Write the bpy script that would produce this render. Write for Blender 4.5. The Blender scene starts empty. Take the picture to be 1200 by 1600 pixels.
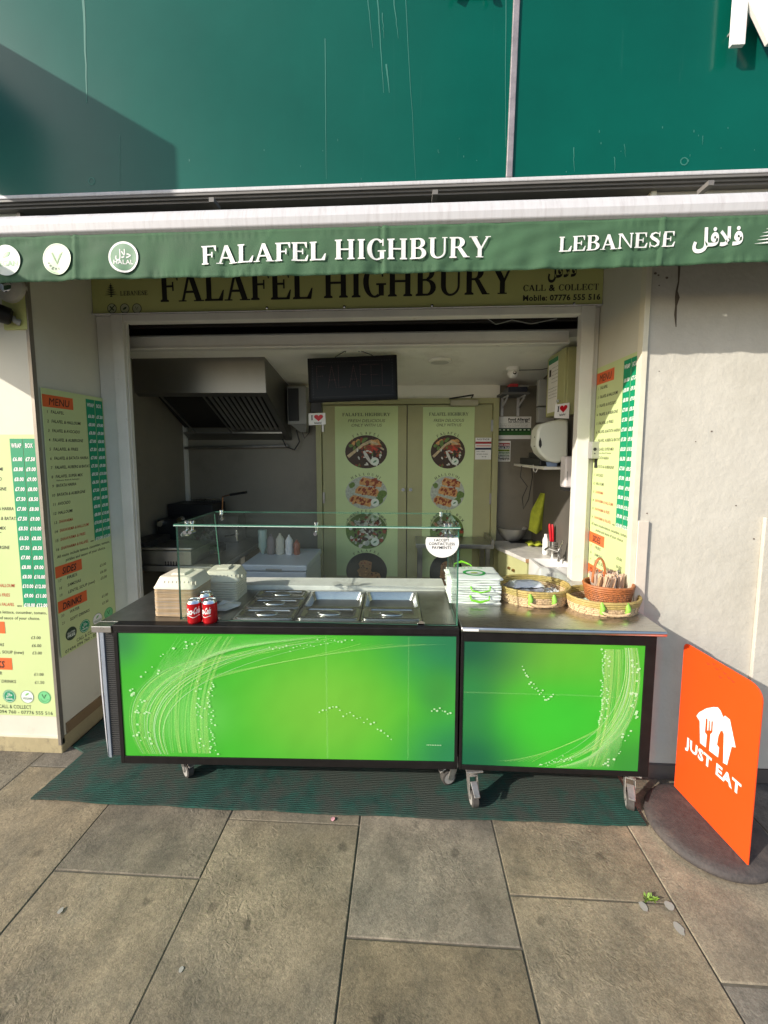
import bpy, math, random
from mathutils import Vector, Matrix
R = math.radians
rnd = random.Random(7)
sc = bpy.context.scene
col = sc.collection

# ------------------------------------------------------------------ camera, sky, sun, exposure
FPX, CX, CY, H = 615.0, 600.0, 761.0, 1.70
PIT, YAW = math.atan(55 / 615.0), math.atan(32 / 615.0)
cd = bpy.data.cameras.new('camera')
cd.sensor_fit = 'HORIZONTAL'; cd.sensor_width = 36; cd.lens = 36 * FPX / 1200
cd.shift_y = -(800 - CY) / 1200
cd.clip_start = .05; cd.clip_end = 600
cam = bpy.data.objects.new('camera', cd); col.objects.link(cam)
cam.location = (0, 0, H); cam.rotation_euler = (R(90) - PIT, 0, YAW)
sc.camera = cam

SUN = Vector((1.6, 1.0, -.93))            # the way the sunlight travels
w = bpy.data.worlds.new('World'); sc.world = w; w.use_nodes = True
nt = w.node_tree; nt.nodes.clear()
sky = nt.nodes.new('ShaderNodeTexSky'); sky.sky_type = 'NISHITA'; sky.sun_disc = False
to_sun = -SUN
sky.sun_elevation = math.asin(to_sun.normalized().z)
sky.sun_rotation = math.atan2(to_sun.x, to_sun.y)
sky.air_density = 1.0; sky.dust_density = 1.5; sky.ozone_density = 1.0
bg = nt.nodes.new('ShaderNodeBackground'); bg.inputs[1].default_value = .15
wo = nt.nodes.new('ShaderNodeOutputWorld')
nt.links.new(sky.outputs[0], bg.inputs[0]); nt.links.new(bg.outputs[0], wo.inputs[0])
sd = bpy.data.lights.new('sun', 'SUN'); sd.energy = 4.1; sd.angle = R(.55); sd.color = (1, .93, .83)
so = bpy.data.objects.new('sun', sd); col.objects.link(so)
so.rotation_euler = SUN.to_track_quat('-Z', 'Y').to_euler(); so.location = (-6, -4, 6)
sc.view_settings.view_transform = 'Standard'; sc.view_settings.look = 'None'
sc.view_settings.gamma = 1; sc.view_settings.use_curve_mapping = False
sc.view_settings.exposure = 0.52
sc.cycles.max_bounces = 14; sc.cycles.diffuse_bounces = 8; sc.cycles.transparent_max_bounces = 24
sc.cycles.use_denoising = True

# a pixel of the 1200x1600 photograph, as measured, turned into a point of a real plane
def ray(px, py):
    u = (px - CX) / FPX; v = (CY - py) / FPX
    y = math.cos(PIT) + v * math.sin(PIT); z = -math.sin(PIT) + v * math.cos(PIT)
    c, s = math.cos(YAW), math.sin(YAW)
    return Vector((u * c - y * s, u * s + y * c, z))
def P(px, py, Y):
    r = ray(px, py); t = Y / r.y
    return Vector((r.x * t, Y, H + r.z * t))
def G(px, py, z=0.):
    r = ray(px, py); t = (z - H) / r.z
    return Vector((r.x * t, r.y * t, z))
def PX(px, py, X):
    r = ray(px, py); t = X / r.x
    return Vector((X, r.y * t, H + r.z * t))

# ------------------------------------------------------------------ materials
MATS = {}
def mat(name, c, rough=.6, metal=0., var=.12, vs=4., bump=0., bs=60., spec=.5, dirt=None, ds=3., dlo=.55, dhi=.75, aniso=None, rnd_obj=0., emit=None, alpha=1.):
    if name in MATS: return MATS[name]
    m = bpy.data.materials.new(name); m.use_nodes = True; MATS[name] = m
    n = m.node_tree.nodes; l = m.node_tree.links; b = n['Principled BSDF']
    b.inputs['Roughness'].default_value = rough; b.inputs['Metallic'].default_value = metal
    b.inputs['Specular IOR Level'].default_value = spec
    b.inputs['Alpha'].default_value = alpha
    tc = n.new('ShaderNodeTexCoord'); mp = n.new('ShaderNodeMapping'); l.new(tc.outputs['Object'], mp.inputs[0])
    if aniso: mp.inputs['Scale'].default_value = aniso
    nz = n.new('ShaderNodeTexNoise'); nz.inputs['Scale'].default_value = vs; nz.inputs['Detail'].default_value = 6; nz.inputs['Roughness'].default_value = .65
    l.new(mp.outputs[0], nz.inputs['Vector'])
    def rampmix(fac, c1, c2, lo, hi):
        mr = n.new('ShaderNodeMapRange'); mr.inputs[1].default_value = lo; mr.inputs[2].default_value = hi
        l.new(fac, mr.inputs[0])
        mx = n.new('ShaderNodeMix'); mx.data_type = 'RGBA'; l.new(mr.outputs[0], mx.inputs[0])
        for i, cc in ((6, c1), (7, c2)):
            if hasattr(cc, 'default_value') or hasattr(cc, 'is_linked'): l.new(cc, mx.inputs[i])
            else: mx.inputs[i].default_value = (*cc, 1)
        return mx.outputs[2]
    out = rampmix(nz.outputs[0], tuple(x * (1 - var) for x in c), tuple(min(1, x * (1 + var)) for x in c), .3, .7)
    if dirt:
        n2 = n.new('ShaderNodeTexNoise'); n2.inputs['Scale'].default_value = ds; n2.inputs['Detail'].default_value = 8; n2.inputs['Roughness'].default_value = .7
        l.new(mp.outputs[0], n2.inputs['Vector'])
        out = rampmix(n2.outputs[0], out, dirt, dlo, dhi)
        m['dirtnode'] = n2.name
    if rnd_obj:
        oi = n.new('ShaderNodeObjectInfo'); hs = n.new('ShaderNodeHueSaturation')
        mr = n.new('ShaderNodeMapRange'); mr.inputs[3].default_value = 1 - rnd_obj; mr.inputs[4].default_value = 1 + rnd_obj
        l.new(oi.outputs['Random'], mr.inputs[0]); l.new(mr.outputs[0], hs.inputs['Value']); l.new(out, hs.inputs['Color']); out = hs.outputs[0]
        wn = n.new('ShaderNodeTexWhiteNoise'); wn.noise_dimensions = '1D'; l.new(oi.outputs['Random'], wn.inputs['W'])
        m2 = n.new('ShaderNodeMapRange'); m2.inputs[3].default_value = .62; m2.inputs[4].default_value = 1.18; l.new(wn.outputs['Value'], m2.inputs[0]); l.new(m2.outputs[0], hs.inputs['Saturation'])
    l.new(out, b.inputs['Base Color'])
    if var and rough < .9:
        mr = n.new('ShaderNodeMapRange'); mr.inputs[3].default_value = max(.02, rough * .8); mr.inputs[4].default_value = min(1, rough * 1.25)
        l.new(nz.outputs[0], mr.inputs[0]); l.new(mr.outputs[0], b.inputs['Roughness'])
    if bump:
        nb = n.new('ShaderNodeTexNoise'); nb.inputs['Scale'].default_value = bs; nb.inputs['Detail'].default_value = 5
        l.new(mp.outputs[0], nb.inputs['Vector'])
        bp = n.new('ShaderNodeBump'); bp.inputs['Strength'].default_value = bump; bp.inputs['Distance'].default_value = .004
        l.new(nb.outputs[0], bp.inputs['Height']); l.new(bp.outputs[0], b.inputs['Normal'])
    return m

def flat(name, c, rough=.6, **k): return mat(name, c, rough, var=.04, **k)
white_p = mat('white paint', (.66, .64, .58), .5, var=.08, dirt=(.30, .27, .22), ds=9, dlo=.62, dhi=.8)
white_al = mat('white aluminium', (.56, .55, .56), .5, var=.05, aniso=(6, 1, .7), vs=9, dirt=(.40, .37, .37), ds=8, dlo=.5, dhi=.85)
print_w = flat('white print', (.80, .79, .76), .5)
print_k = flat('black print', (.02, .02, .018), .5)
print_dk = flat('dark green print', (.03, .055, .03), .5)
print_r = flat('red print', (.45, .05, .02), .5)
board_g = mat('pale green board', (.55, .64, .30), .45, var=.05, vs=2)
board_p = mat('cream panel', (.62, .60, .50), .45, var=.06, vs=2, dirt=(.42, .38, .3), ds=3, dlo=.62, dhi=.85)
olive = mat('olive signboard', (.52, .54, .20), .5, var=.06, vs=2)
col_g = flat('price column green', (.0, .27, .12), .45)
orange = flat('orange header', (.72, .13, .03), .45)
steel = mat('brushed steel', (.55, .54, .52), .28, 1, var=.10, vs=14, aniso=(1, 14, 1), bump=.03, bs=40)
steel_d = mat('worn steel', (.38, .37, .35), .36, 1, var=.22, vs=9, bump=.05, bs=30)
chrome = flat('chrome', (.75, .75, .75), .12, metal=1)
black = mat('black vinyl', (.009, .008, .008), .42, var=.3, vs=14, bump=.25, bs=16, spec=.25)
black_m = mat('black plastic', (.015, .015, .016), .5, var=.2)
dark = flat('dark void', (.018, .014, .012), .8)
grey_p = mat('grey plastic', (.28, .28, .27), .5)

# ------------------------------------------------------------------ mesh builder
ROOTM = {}
class MB:
    def __init__(s): s.v = []; s.f = []; s.m = []; s.mats = []; s.T = Matrix.Identity(4)
    def mi(s, m):
        if m not in s.mats: s.mats.append(m)
        return s.mats.index(m)
    def add(s, vs, fs, m):
        o = len(s.v); k = s.mi(m)
        s.v += [s.T @ Vector(x) for x in vs]
        s.f += [tuple(o + i for i in f) for f in fs]; s.m += [k] * len(fs)
        return s
    def box(s, x0, x1, y0, y1, z0, z1, m):
        vs = [(x, y, z) for z in (z0, z1) for y in (y0, y1) for x in (x0, x1)]
        return s.add(vs, [(0, 2, 3, 1), (4, 5, 7, 6), (0, 1, 5, 4), (1, 3, 7, 5), (3, 2, 6, 7), (2, 0, 4, 6)], m)
    def hexa(s, lo, hi, m):            # two quads of four corners each
        return s.add(list(lo) + list(hi), [(3, 2, 1, 0), (4, 5, 6, 7), (0, 1, 5, 4), (1, 2, 6, 5), (2, 3, 7, 6), (3, 0, 4, 7)], m)
    def poly(s, pts, m): return s.add(pts, [tuple(range(len(pts)))], m)
    def prism(s, pts, d, m):           # polygon extruded by the vector d
        n = len(pts); d = Vector(d); pts = [Vector(p) for p in pts]
        fs = [tuple(range(n)), tuple(range(2 * n - 1, n - 1, -1))] + [(i, i + n, (i + 1) % n + n, (i + 1) % n) for i in range(n)]
        return s.add(pts + [p + d for p in pts], fs, m)
    def tube(s, pts, r, m, n=8, cap=True):
        pts = [Vector(p) for p in pts]; rr = r if isinstance(r, (list, tuple)) else [r] * len(pts)
        vs = []; prev = None
        for i, p in enumerate(pts):
            t = (pts[min(i + 1, len(pts) - 1)] - pts[max(i - 1, 0)])
            t = t.normalized() if t.length > 1e-9 else Vector((0, 0, 1))
            if prev is None: a = Vector((0, 0, 1)) if abs(t.z) < .9 else Vector((1, 0, 0)); u = t.cross(a).normalized()
            else: u = (prev - t * prev.dot(t)); u = u.normalized() if u.length > 1e-6 else t.orthogonal().normalized()
            prev = u; w_ = t.cross(u)
            vs += [p + (u * math.cos(6.28318 * k / n) + w_ * math.sin(6.28318 * k / n)) * rr[i] for k in range(n)]
        fs = [(i * n + k, i * n + (k + 1) % n, (i + 1) * n + (k + 1) % n, (i + 1) * n + k) for i in range(len(pts) - 1) for k in range(n)]
        if cap: fs += [tuple(range(n - 1, -1, -1)), tuple((len(pts) - 1) * n + k for k in range(n))]
        return s.add(vs, fs, m)
    def lathe(s, c, prof, m, n=20, sx=1, sy=1, close=True):   # prof: (radius, z) from bottom up
        c = Vector(c); vs = [c + Vector((r * sx * math.cos(6.28318 * k / n), r * sy * math.sin(6.28318 * k / n), z)) for r, z in prof for k in range(n)]
        q = len(prof)
        fs = [(i * n + k, i * n + (k + 1) % n, (i + 1) * n + (k + 1) % n, (i + 1) * n + k) for i in range(q - 1) for k in range(n)]
        if close: fs += [tuple(range(n - 1, -1, -1)), tuple((q - 1) * n + k for k in range(n))]
        return s.add(vs, fs, m)
    def ribbon(s, o, ux, uy, pts, wd, m):
        o, ux, uy = Vector(o), Vector(ux), Vector(uy); L = []
        for i, p in enumerate(pts):
            a = pts[max(i - 1, 0)]; b = pts[min(i + 1, len(pts) - 1)]
            tx, ty = b[0] - a[0], b[1] - a[1]; q = math.hypot(tx, ty) or 1
            hw = (wd[i] if isinstance(wd, (list, tuple)) else wd) / 2
            for sg in (1, -1): L.append(o + ux * (p[0] - sg * ty / q * hw) + uy * (p[1] + sg * tx / q * hw))
        return s.add(L, [(2 * i, 2 * i + 1, 2 * i + 3, 2 * i + 2) for i in range(len(pts) - 1)], m)
    def disc(s, o, ux, uy, r, m, n=24, r2=None, a0=0, a1=360):
        o, ux, uy = Vector(o), Vector(ux), Vector(uy); r2 = r if r2 is None else r2
        k = n if a1 - a0 >= 360 else n + 1
        return s.poly([o + ux * r * math.cos(R(a0 + (a1 - a0) * i / n)) + uy * r2 * math.sin(R(a0 + (a1 - a0) * i / n)) for i in range(k)], m)
    def gdisc(s, o, ux, uy, r, m, n=32, k=6):
        s.disc(o, ux, uy, r / k, m, n)
        for j in range(1, k): s.ring(o, ux, uy, r * (j + 1) / k, r * j / k, m, n)
    def ring(s, o, ux, uy, ro, ri, m, n=28):
        o, ux, uy = Vector(o), Vector(ux), Vector(uy); vs = []
        for i in range(n):
            a = 6.28318 * i / n
            for r in (ro, ri): vs.append(o + ux * r * math.cos(a) + uy * r * math.sin(a))
        return s.add(vs, [(2 * i, 2 * ((i + 1) % n), 2 * ((i + 1) % n) + 1, 2 * i + 1) for i in range(n)], m)
    def build(s, name, parent=None, label=None, cat=None, group=None, kind=None, bevel=0, smooth=None, segs=2, solid=0):
        me = bpy.data.meshes.new(name)
        if parent is not None: inv = ROOTM[parent.name].inverted(); vs = [inv @ v for v in s.v]; loc = None
        else:
            xs = [v.x for v in s.v]; ys = [v.y for v in s.v]; zs = [v.z for v in s.v]
            loc = Vector(((min(xs) + max(xs)) / 2, (min(ys) + max(ys)) / 2, min(zs))); vs = [v - loc for v in s.v]
        me.from_pydata([tuple(v) for v in vs], [], s.f)
        for m in s.mats: me.materials.append(m)
        me.polygons.foreach_set('material_index', s.m); me.update()
        o = bpy.data.objects.new(name, me); col.objects.link(o)
        if parent is not None: o.parent = parent; ROOTM[o.name] = ROOTM[parent.name]
        else: o.location = loc; ROOTM[o.name] = Matrix.Translation(loc)
        tag(o, label, cat, group, kind)
        if smooth is not None:
            me.shade_smooth() if smooth >= 180 else shade(me, smooth)
        if bevel:
            b = o.modifiers.new('bevel', 'BEVEL'); b.width = bevel; b.segments = segs; b.limit_method = 'ANGLE'; b.angle_limit = R(35)
        if solid:
            q = o.modifiers.new('solid', 'SOLIDIFY'); q.thickness = solid; q.offset = 0
        return o
def shade(me, ang):
    me.shade_smooth()
    try: me.set_sharp_from_angle(angle=R(ang))
    except Exception: pass
def tag(o, label=None, cat=None, group=None, kind=None):
    for k, v in (('label', label), ('category', cat), ('group', group), ('kind', kind)):
        if v: o[k] = v
    return o
def thing(name, loc, label, cat, group=None, rz=0, kind=None):
    o = bpy.data.objects.new(name, None); col.objects.link(o); o.empty_display_size = .1
    o.location = loc; o.rotation_euler = (0, 0, rz)
    ROOTM[o.name] = Matrix.Translation(Vector(loc)) @ Matrix.Rotation(rz, 4, 'Z')
    return tag(o, label, cat, group, kind)
def dup(root, loc, rz=None, label=None):
    def cp(o, par):
        c = o.copy(); col.objects.link(c); c.parent = par
        ROOTM[c.name] = ROOTM[par.name] if par else Matrix.Identity(4)
        for ch in [x for x in kids.get(o.name, [])]: cp(ch, c)
        return c
    kids = {}
    for o in bpy.data.objects:
        if o.parent: kids.setdefault(o.parent.name, []).append(o)
    c = cp(root, None); c.location = loc
    if rz is not None: c.rotation_euler = (0, 0, rz)
    if label: c['label'] = label
    return c
X_, Y_, Z_ = Vector((1, 0, 0)), Vector((0, 1, 0)), Vector((0, 0, 1))

# ------------------------------------------------------------------ lettering
_tc = {}
def glyphs(s, bold):
    k = (s, bold)
    if k not in _tc:
        c = bpy.data.curves.new('t', 'FONT'); c.body = s; c.size = 1; c.resolution_u = 2; c.offset = bold
        if bold: c.space_character = 1 + bold * 2
        o = bpy.data.objects.new('t', c); m = bpy.data.meshes.new_from_object(o)
        vs = [(v.co.x / .70, v.co.y / .70) for v in m.vertices]; fs = [tuple(p.vertices) for p in m.polygons]
        bpy.data.objects.remove(o); bpy.data.curves.remove(c); bpy.data.meshes.remove(m); _tc[k] = (vs, fs)
    return _tc[k]
def text(mb, s, o, ux, uy, cap, m, align='l', width=None, bold=0., shear=0., off=0.):
    """flat lettering with cap height `cap`; width forces the line's length."""
    vs, fs = glyphs(s, bold)
    if not vs: return 0
    x0 = min(v[0] for v in vs); x1 = max(v[0] for v in vs)
    sx = cap if width is None else width / (x1 - x0)
    L = (x1 - x0) * sx; a = {'l': 0, 'c': -L / 2, 'r': -L}[align]
    o, ux, uy = Vector(o), Vector(ux), Vector(uy); n = ux.cross(uy).normalized() * off
    mb.add([o + n + ux * ((x - x0) * sx + a + y * cap * shear) + uy * (y * cap) for x, y in vs], fs, m)
    return L
def arc(cx, cy, ro, rp, ri, rq, a0, a1, n=10):
    out = []
    for i in range(n):
        p = []
        for (aa, r1, r2) in ((a0 + (a1 - a0) * i / n, ro, rp), (a0 + (a1 - a0) * (i + 1) / n, ro, rp), (a0 + (a1 - a0) * (i + 1) / n, ri, rq), (a0 + (a1 - a0) * i / n, ri, rq)):
            p.append((cx + r1 * math.cos(R(aa)), cy + r2 * math.sin(R(aa))))
        out.append(p)
    return out
def rc(x0, y0, x1, y1): return [(x0, y0), (x1, y0), (x1, y1), (x0, y1)]
def stem(x, w_=.205, top=1, bot=1, ext=.07):
    o = [(0, rc(x, 0, x + w_, 1))]
    if bot: o += [(1, [(x - ext, 0), (x + w_ + ext, 0), (x + w_ + ext, .05), (x + w_ + .005, .085), (x - .005, .085), (x - ext, .05)])]
    if top: o += [(1, [(x - ext, 1), (x - ext, .95), (x - .005, .915), (x + w_ + .005, .915), (x + w_ + ext, .95), (x + w_ + ext, 1)])]
    return o
def sgl(ch):
    b = .05; S = lambda l, ps: [(l, p) for p in ps]
    if ch == 'A': return 1.0, [(0, [(.40, 1), (.55, 1), (.93, 0), (.70, 0), (.38, .88)]), (1, [(.46, 1), (.40, 1), (.10, 0), (.20, 0), (.44, .78)]), (2, rc(.22, .28, .72, .355)), (3, rc(-.02, 0, .30, .04)), (3, rc(.60, 0, 1.02, .04))]
    if ch == 'B': return .86, stem(.1) + S(2, [rc(.28, .93, .45, 1), rc(.28, .49, .45, .555), rc(.28, 0, .45, .07)] + arc(.45, .76, .30, .24, .10, .17, -90, 90)) + S(3, arc(.45, .27, .36, .275, .15, .205, -90, 90))
    if ch == 'C': return .88, S(0, arc(.47, .5, .43, .53, .22, .455, 42, 318, 18)) + S(1, [rc(.77, .64, .83, 1.0), rc(.77, .12, .83, .26)])
    if ch == 'D': return .92, stem(.1) + S(2, [rc(.28, .955, .42, 1), rc(.28, 0, .42, .045)] + arc(.40, .5, .46, .5, .26, .455, -90, 90, 14))
    if ch in 'EF':
        g = stem(.1) + S(2, [rc(.28, .93, .72, 1), rc(.28, .48, .56, .55), [(.62, 1), (.77, 1), (.77, .70), (.73, .70)], rc(.53, .36, .59, .66)])
        if ch == 'E': g += S(2, [rc(.28, 0, .76, .07), [(.62, 0), (.78, 0), (.84, .32), (.79, .32)]])
        return (.86 if ch == 'E' else .78), g
    if ch == 'G': return .96, S(0, arc(.49, .5, .45, .53, .23, .455, 42, 300, 18)) + S(1, [rc(.77, .66, .83, 1.0), rc(.65, .04, .85, .42)]) + S(2, [rc(.55, .39, .94, .45)])
    if ch == 'H': return 1.06, stem(.1) + stem(.70) + S(2, [rc(.28, .465, .71, .54)])
    if ch == 'I': return .44, stem(.12)
    if ch == 'L': return .83, stem(.1) + S(2, [rc(.28, 0, .72, .07), [(.56, 0), (.76, 0), (.82, .36), (.77, .36)]])
    if ch == 'M': return 1.24, stem(.12, .06) + stem(.90, .2) + S(2, [[(.06, 1), (.30, 1), (.64, .0), (.54, .0)]]) + S(3, [[(.98, 1), (.90, 1), (.56, 0), (.62, 0)]])
    if ch == 'N': return 1.0, stem(.11, .085, 1, 1) + stem(.79, .085, 1, 0) + S(2, [[(.04, 1), (.28, 1), (.86, 0), (.79, 0), (.17, .9)]])
    if ch == 'O': return .98, S(0, arc(.49, .5, .45, .53, .24, .475, 0, 360, 24))
    if ch == 'P': return .80, stem(.1) + S(2, [rc(.28, .955, .42, 1), rc(.28, .45, .42, .495)] + arc(.42, .725, .33, .275, .13, .23, -90, 90))
    if ch == 'R': return .94, stem(.1) + S(2, [rc(.28, .93, .44, 1), rc(.28, .47, .44, .54)] + arc(.42, .74, .33, .26, .11, .195, -90, 90)) + S(3, [[(.40, .49), (.58, .5), (.92, 0), (.70, 0)], rc(.7, 0, .98, .035)])
    if ch == 'S':
        sp = [(.68, .70), (.62, .88), (.41, .955), (.22, .88), (.17, .73), (.29, .59), (.46, .48), (.60, .34), (.60, .17), (.41, .045), (.20, .11), (.11, .32)]; wd = [.03, .05, .085, .14, .19, .21, .21, .19, .16, .085, .05, .03]; L_ = []
        for i, p in enumerate(sp):
            a_, b_ = sp[max(i - 1, 0)], sp[min(i + 1, 11)]; tx, ty = b_[0] - a_[0], b_[1] - a_[1]; q_ = math.hypot(tx, ty); L_.append(((p[0] - ty / q_ * wd[i] / 2, p[1] + tx / q_ * wd[i] / 2), (p[0] + ty / q_ * wd[i] / 2, p[1] - tx / q_ * wd[i] / 2)))
        return .78, S(0, [[L_[i][1], L_[i + 1][1], L_[i + 1][0], L_[i][0]][::-1] for i in range(11)]) + S(1, [rc(.64, .66, .69, 1.0), rc(.09, .0, .14, .36)])
    if ch == 'T': return .86, stem(.335, .19, 0, 1) + S(2, [rc(.05, .95, .81, 1), [(.05, 1), (.14, 1), (.08, .68), (.05, .68)], [(.81, 1), (.72, 1), (.78, .68), (.81, .68)]])
    if ch == 'U': return .98, [(0, rc(.12, .32, .31, 1)), (0, rc(.76, .32, .845, 1)), (1, rc(.04, .96, .39, 1)), (1, rc(.68, .96, .93, 1))] + S(0, arc(.478, .32, .358, .345, .168, .27, 180, 270, 8) + arc(.478, .32, .367, .345, .282, .27, 270, 360, 8))
    if ch == 'Y': return .98, [(0, [(.06, 1), (.30, 1), (.60, .46), (.60, .40), (.42, .40)]), (1, [(.92, 1), (.82, 1), (.53, .44), (.60, .40)]), (2, rc(.41, 0, .60, .44)), (3, rc(.33, 0, .68, .04)), (3, rc(-.01, .96, .38, 1)), (3, rc(.75, .96, 1.0, 1))]
    return None
def serif(mb, s, o, ux, uy, cap, m, align='l', width=None, off=.0004, step=.0003, each=None):
    adv = []; x = 0
    for ch in s:
        if ch == ' ': x += .42; continue
        g = sgl(ch)
        if g is None:
            vs, fs = glyphs(ch, .03); adv.append((x, ('b', vs, fs))); x += max(v[0] for v in vs) + .1
        else: adv.append((x, ('s', g[1]))); x += g[0] + .02
    sx = cap if width is None else width / x
    a = {'l': 0, 'c': -x * sx / 2, 'r': -x * sx}[align]
    o, ux, uy = Vector(o), Vector(ux), Vector(uy); n = ux.cross(uy).normalized()
    for x0, g in adv:
        if each: mb = MB()
        if g[0] == 'b': mb.add([o + n * off + ux * ((x0 + vx) * sx + a) + uy * (vy * cap) for vx, vy in g[1]], g[2], m)
        else:
            for l, p in g[1]: mb.poly([o + n * (off + step * l) + ux * ((x0 + vx) * sx + a) + uy * (vy * cap) for vx, vy in p], m)
        if each: each(mb)
    return x * sx
def serif_arc(mb, s, c, ux, uy, r, r2, cap, m, span):
    n_ = len(s)
    for i, ch in enumerate(s):
        a = R(90 + span / 2 - span * (i + .5) / n_)
        p = Vector(c) + Vector(ux) * r * math.cos(a) + Vector(uy) * r2 * math.sin(a)
        t = (-Vector(ux) * math.sin(-a + math.pi / 2) * 0) 
        d = Vector(ux) * math.sin(a) - Vector(uy) * math.cos(a) * .8; d.normalize(); e = Vector(uy) * math.sin(a) + Vector(ux) * math.cos(a) * .8; e.normalize()
        if ch != ' ': serif(mb, ch, p - d * cap * .45, d, e, cap, m)
ARAB = '\uFEDE\uFED3\uFEFC\uFED3'; HALAL = '\uFEDD\uFEFC\uFEA3'

# ------------------------------------------------------------------ materials with their own node trees
def slab_mat():
    m = mat('paving stone', (.240, .197, .136), .75, var=.26, vs=3.5, bump=.0, rnd_obj=.24, dirt=(.125, .112, .086), ds=2.6, dlo=.42, dhi=.72)
    n = m.node_tree.nodes; l = m.node_tree.links; b = n['Principled BSDF']
    tc = n.new('ShaderNodeTexCoord'); geo = n.new('ShaderNodeNewGeometry')
    # worn riven ridges
    mu = n.new('ShaderNodeTexNoise'); mu.inputs['Scale'].default_value = 34; mu.inputs['Detail'].default_value = 8; mu.inputs['Distortion'].default_value = 1.6
    l.new(geo.outputs['Position'], mu.inputs['Vector'])
    w1 = n.new('ShaderNodeTexNoise'); w1.inputs['Scale'].default_value = 1.9; w1.inputs['Detail'].default_value = 3; l.new(geo.outputs['Position'], w1.inputs['Vector'])
    mr = n.new('ShaderNodeMapRange'); mr.inputs[1].default_value = .40; mr.inputs[2].default_value = .62; mr.inputs[3].default_value = .05; mr.inputs[4].default_value = 1; l.new(w1.outputs[0], mr.inputs[0])
    ml = n.new('ShaderNodeMath'); ml.operation = 'MULTIPLY'; l.new(mu.outputs[0], ml.inputs[0]); l.new(mr.outputs[0], ml.inputs[1])
    fine = n.new('ShaderNodeTexNoise'); fine.inputs['Scale'].default_value = 260; fine.inputs['Detail'].default_value = 4; l.new(geo.outputs['Position'], fine.inputs['Vector'])
    ad = n.new('ShaderNodeMath'); ad.operation = 'MULTIPLY_ADD'; l.new(fine.outputs[0], ad.inputs[0]); ad.inputs[1].default_value = .22; l.new(ml.outputs[0], ad.inputs[2])
    bp = n.new('ShaderNodeBump'); bp.inputs['Strength'].default_value = .8; bp.inputs['Distance'].default_value = .0055
    l.new(ad.outputs[0], bp.inputs['Height']); l.new(bp.outputs[0], b.inputs['Normal'])
    # dark gum and grease spots
    old = b.inputs['Base Color'].links[0].from_socket
    vo = n.new('ShaderNodeTexVoronoi'); vo.inputs['Scale'].default_value = 6.0; l.new(geo.outputs['Position'], vo.inputs['Vector'])
    nz = n.new('ShaderNodeTexNoise'); nz.inputs['Scale'].default_value = 40; l.new(geo.outputs['Position'], nz.inputs['Vector'])
    sm = n.new('ShaderNodeMath'); sm.operation = 'MULTIPLY_ADD'; l.new(nz.outputs[0], sm.inputs[0]); sm.inputs[1].default_value = .22; l.new(vo.outputs['Distance'], sm.inputs[2])
    mr2 = n.new('ShaderNodeMapRange'); mr2.inputs[1].default_value = .18; mr2.inputs[2].default_value = .26; mr2.inputs[3].default_value = .58; mr2.inputs[4].default_value = 1; l.new(sm.outputs[0], mr2.inputs[0])
    mf = n.new('ShaderNodeTexNoise'); mf.inputs['Scale'].default_value = 95; mf.inputs['Detail'].default_value = 6; mf.inputs['Distortion'].default_value = 1.2; l.new(geo.outputs['Position'], mf.inputs['Vector'])
    mr3 = n.new('ShaderNodeMapRange'); mr3.inputs[1].default_value = .35; mr3.inputs[2].default_value = .65; mr3.inputs[3].default_value = .78; mr3.inputs[4].default_value = 1.22; l.new(mf.outputs[0], mr3.inputs[0])
    st_ = n.new('ShaderNodeTexNoise'); st_.inputs['Scale'].default_value = 5.5; st_.inputs['Detail'].default_value = 9; st_.inputs['Roughness'].default_value = .72; l.new(geo.outputs['Position'], st_.inputs['Vector'])
    mr4 = n.new('ShaderNodeMapRange'); mr4.inputs[1].default_value = .32; mr4.inputs[2].default_value = .66; mr4.inputs[3].default_value = .66; mr4.inputs[4].default_value = 1.2; l.new(st_.outputs[0], mr4.inputs[0])
    sp_ = n.new('ShaderNodeTexNoise'); sp_.inputs['Scale'].default_value = 520; sp_.inputs['Detail'].default_value = 2; l.new(geo.outputs['Position'], sp_.inputs['Vector'])
    mr5 = n.new('ShaderNodeMapRange'); mr5.inputs[1].default_value = .35; mr5.inputs[2].default_value = .65; mr5.inputs[3].default_value = .88; mr5.inputs[4].default_value = 1.12; l.new(sp_.outputs[0], mr5.inputs[0])
    m9 = n.new('ShaderNodeMath'); m9.operation = 'MULTIPLY'; l.new(mr4.outputs[0], m9.inputs[0]); l.new(mr5.outputs[0], m9.inputs[1])
    m8 = n.new('ShaderNodeMath'); m8.operation = 'MULTIPLY'; l.new(mr2.outputs[0], m8.inputs[0]); l.new(m9.outputs[0], m8.inputs[1])
    mm = n.new('ShaderNodeMath'); mm.operation = 'MULTIPLY'; l.new(m8.outputs[0], mm.inputs[0]); l.new(mr3.outputs[0], mm.inputs[1])
    mx = n.new('ShaderNodeVectorMath'); mx.operation = 'SCALE'; l.new(old, mx.inputs[0]); l.new(mm.outputs[0], mx.inputs['Scale'])
    l.new(mx.outputs[0], b.inputs['Base Color'])
    return m
slab_m = slab_mat()
joint_m = mat('joint dirt', (.10, .088, .066), .95, var=.3, vs=30)

# ------------------------------------------------------------------ ground and paving
g = MB(); g.box(-150, 150, -150, 150, -.30, -.035, mat('asphalt beyond', (.06, .058, .055), .9, bump=.2)); g.build('ground', kind='structure', label='dark ground under and around the paving')
pav = MB(); pav.box(-5.0, 5.0, -3.0, 2.05, -.034, -.0075, joint_m)
pavement = pav.build('pavement', kind='structure', label='pavement of large worn stone slabs in staggered columns')
cols_x = [-1.424 + .6125 * i for i in range(-6, 7)]
known = {-1: [(0, 1.62)], 0: [], 1: [1.392], 2: [1.648], 3: [1.231], 4: [1.398], 5: [1.175]}
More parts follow.
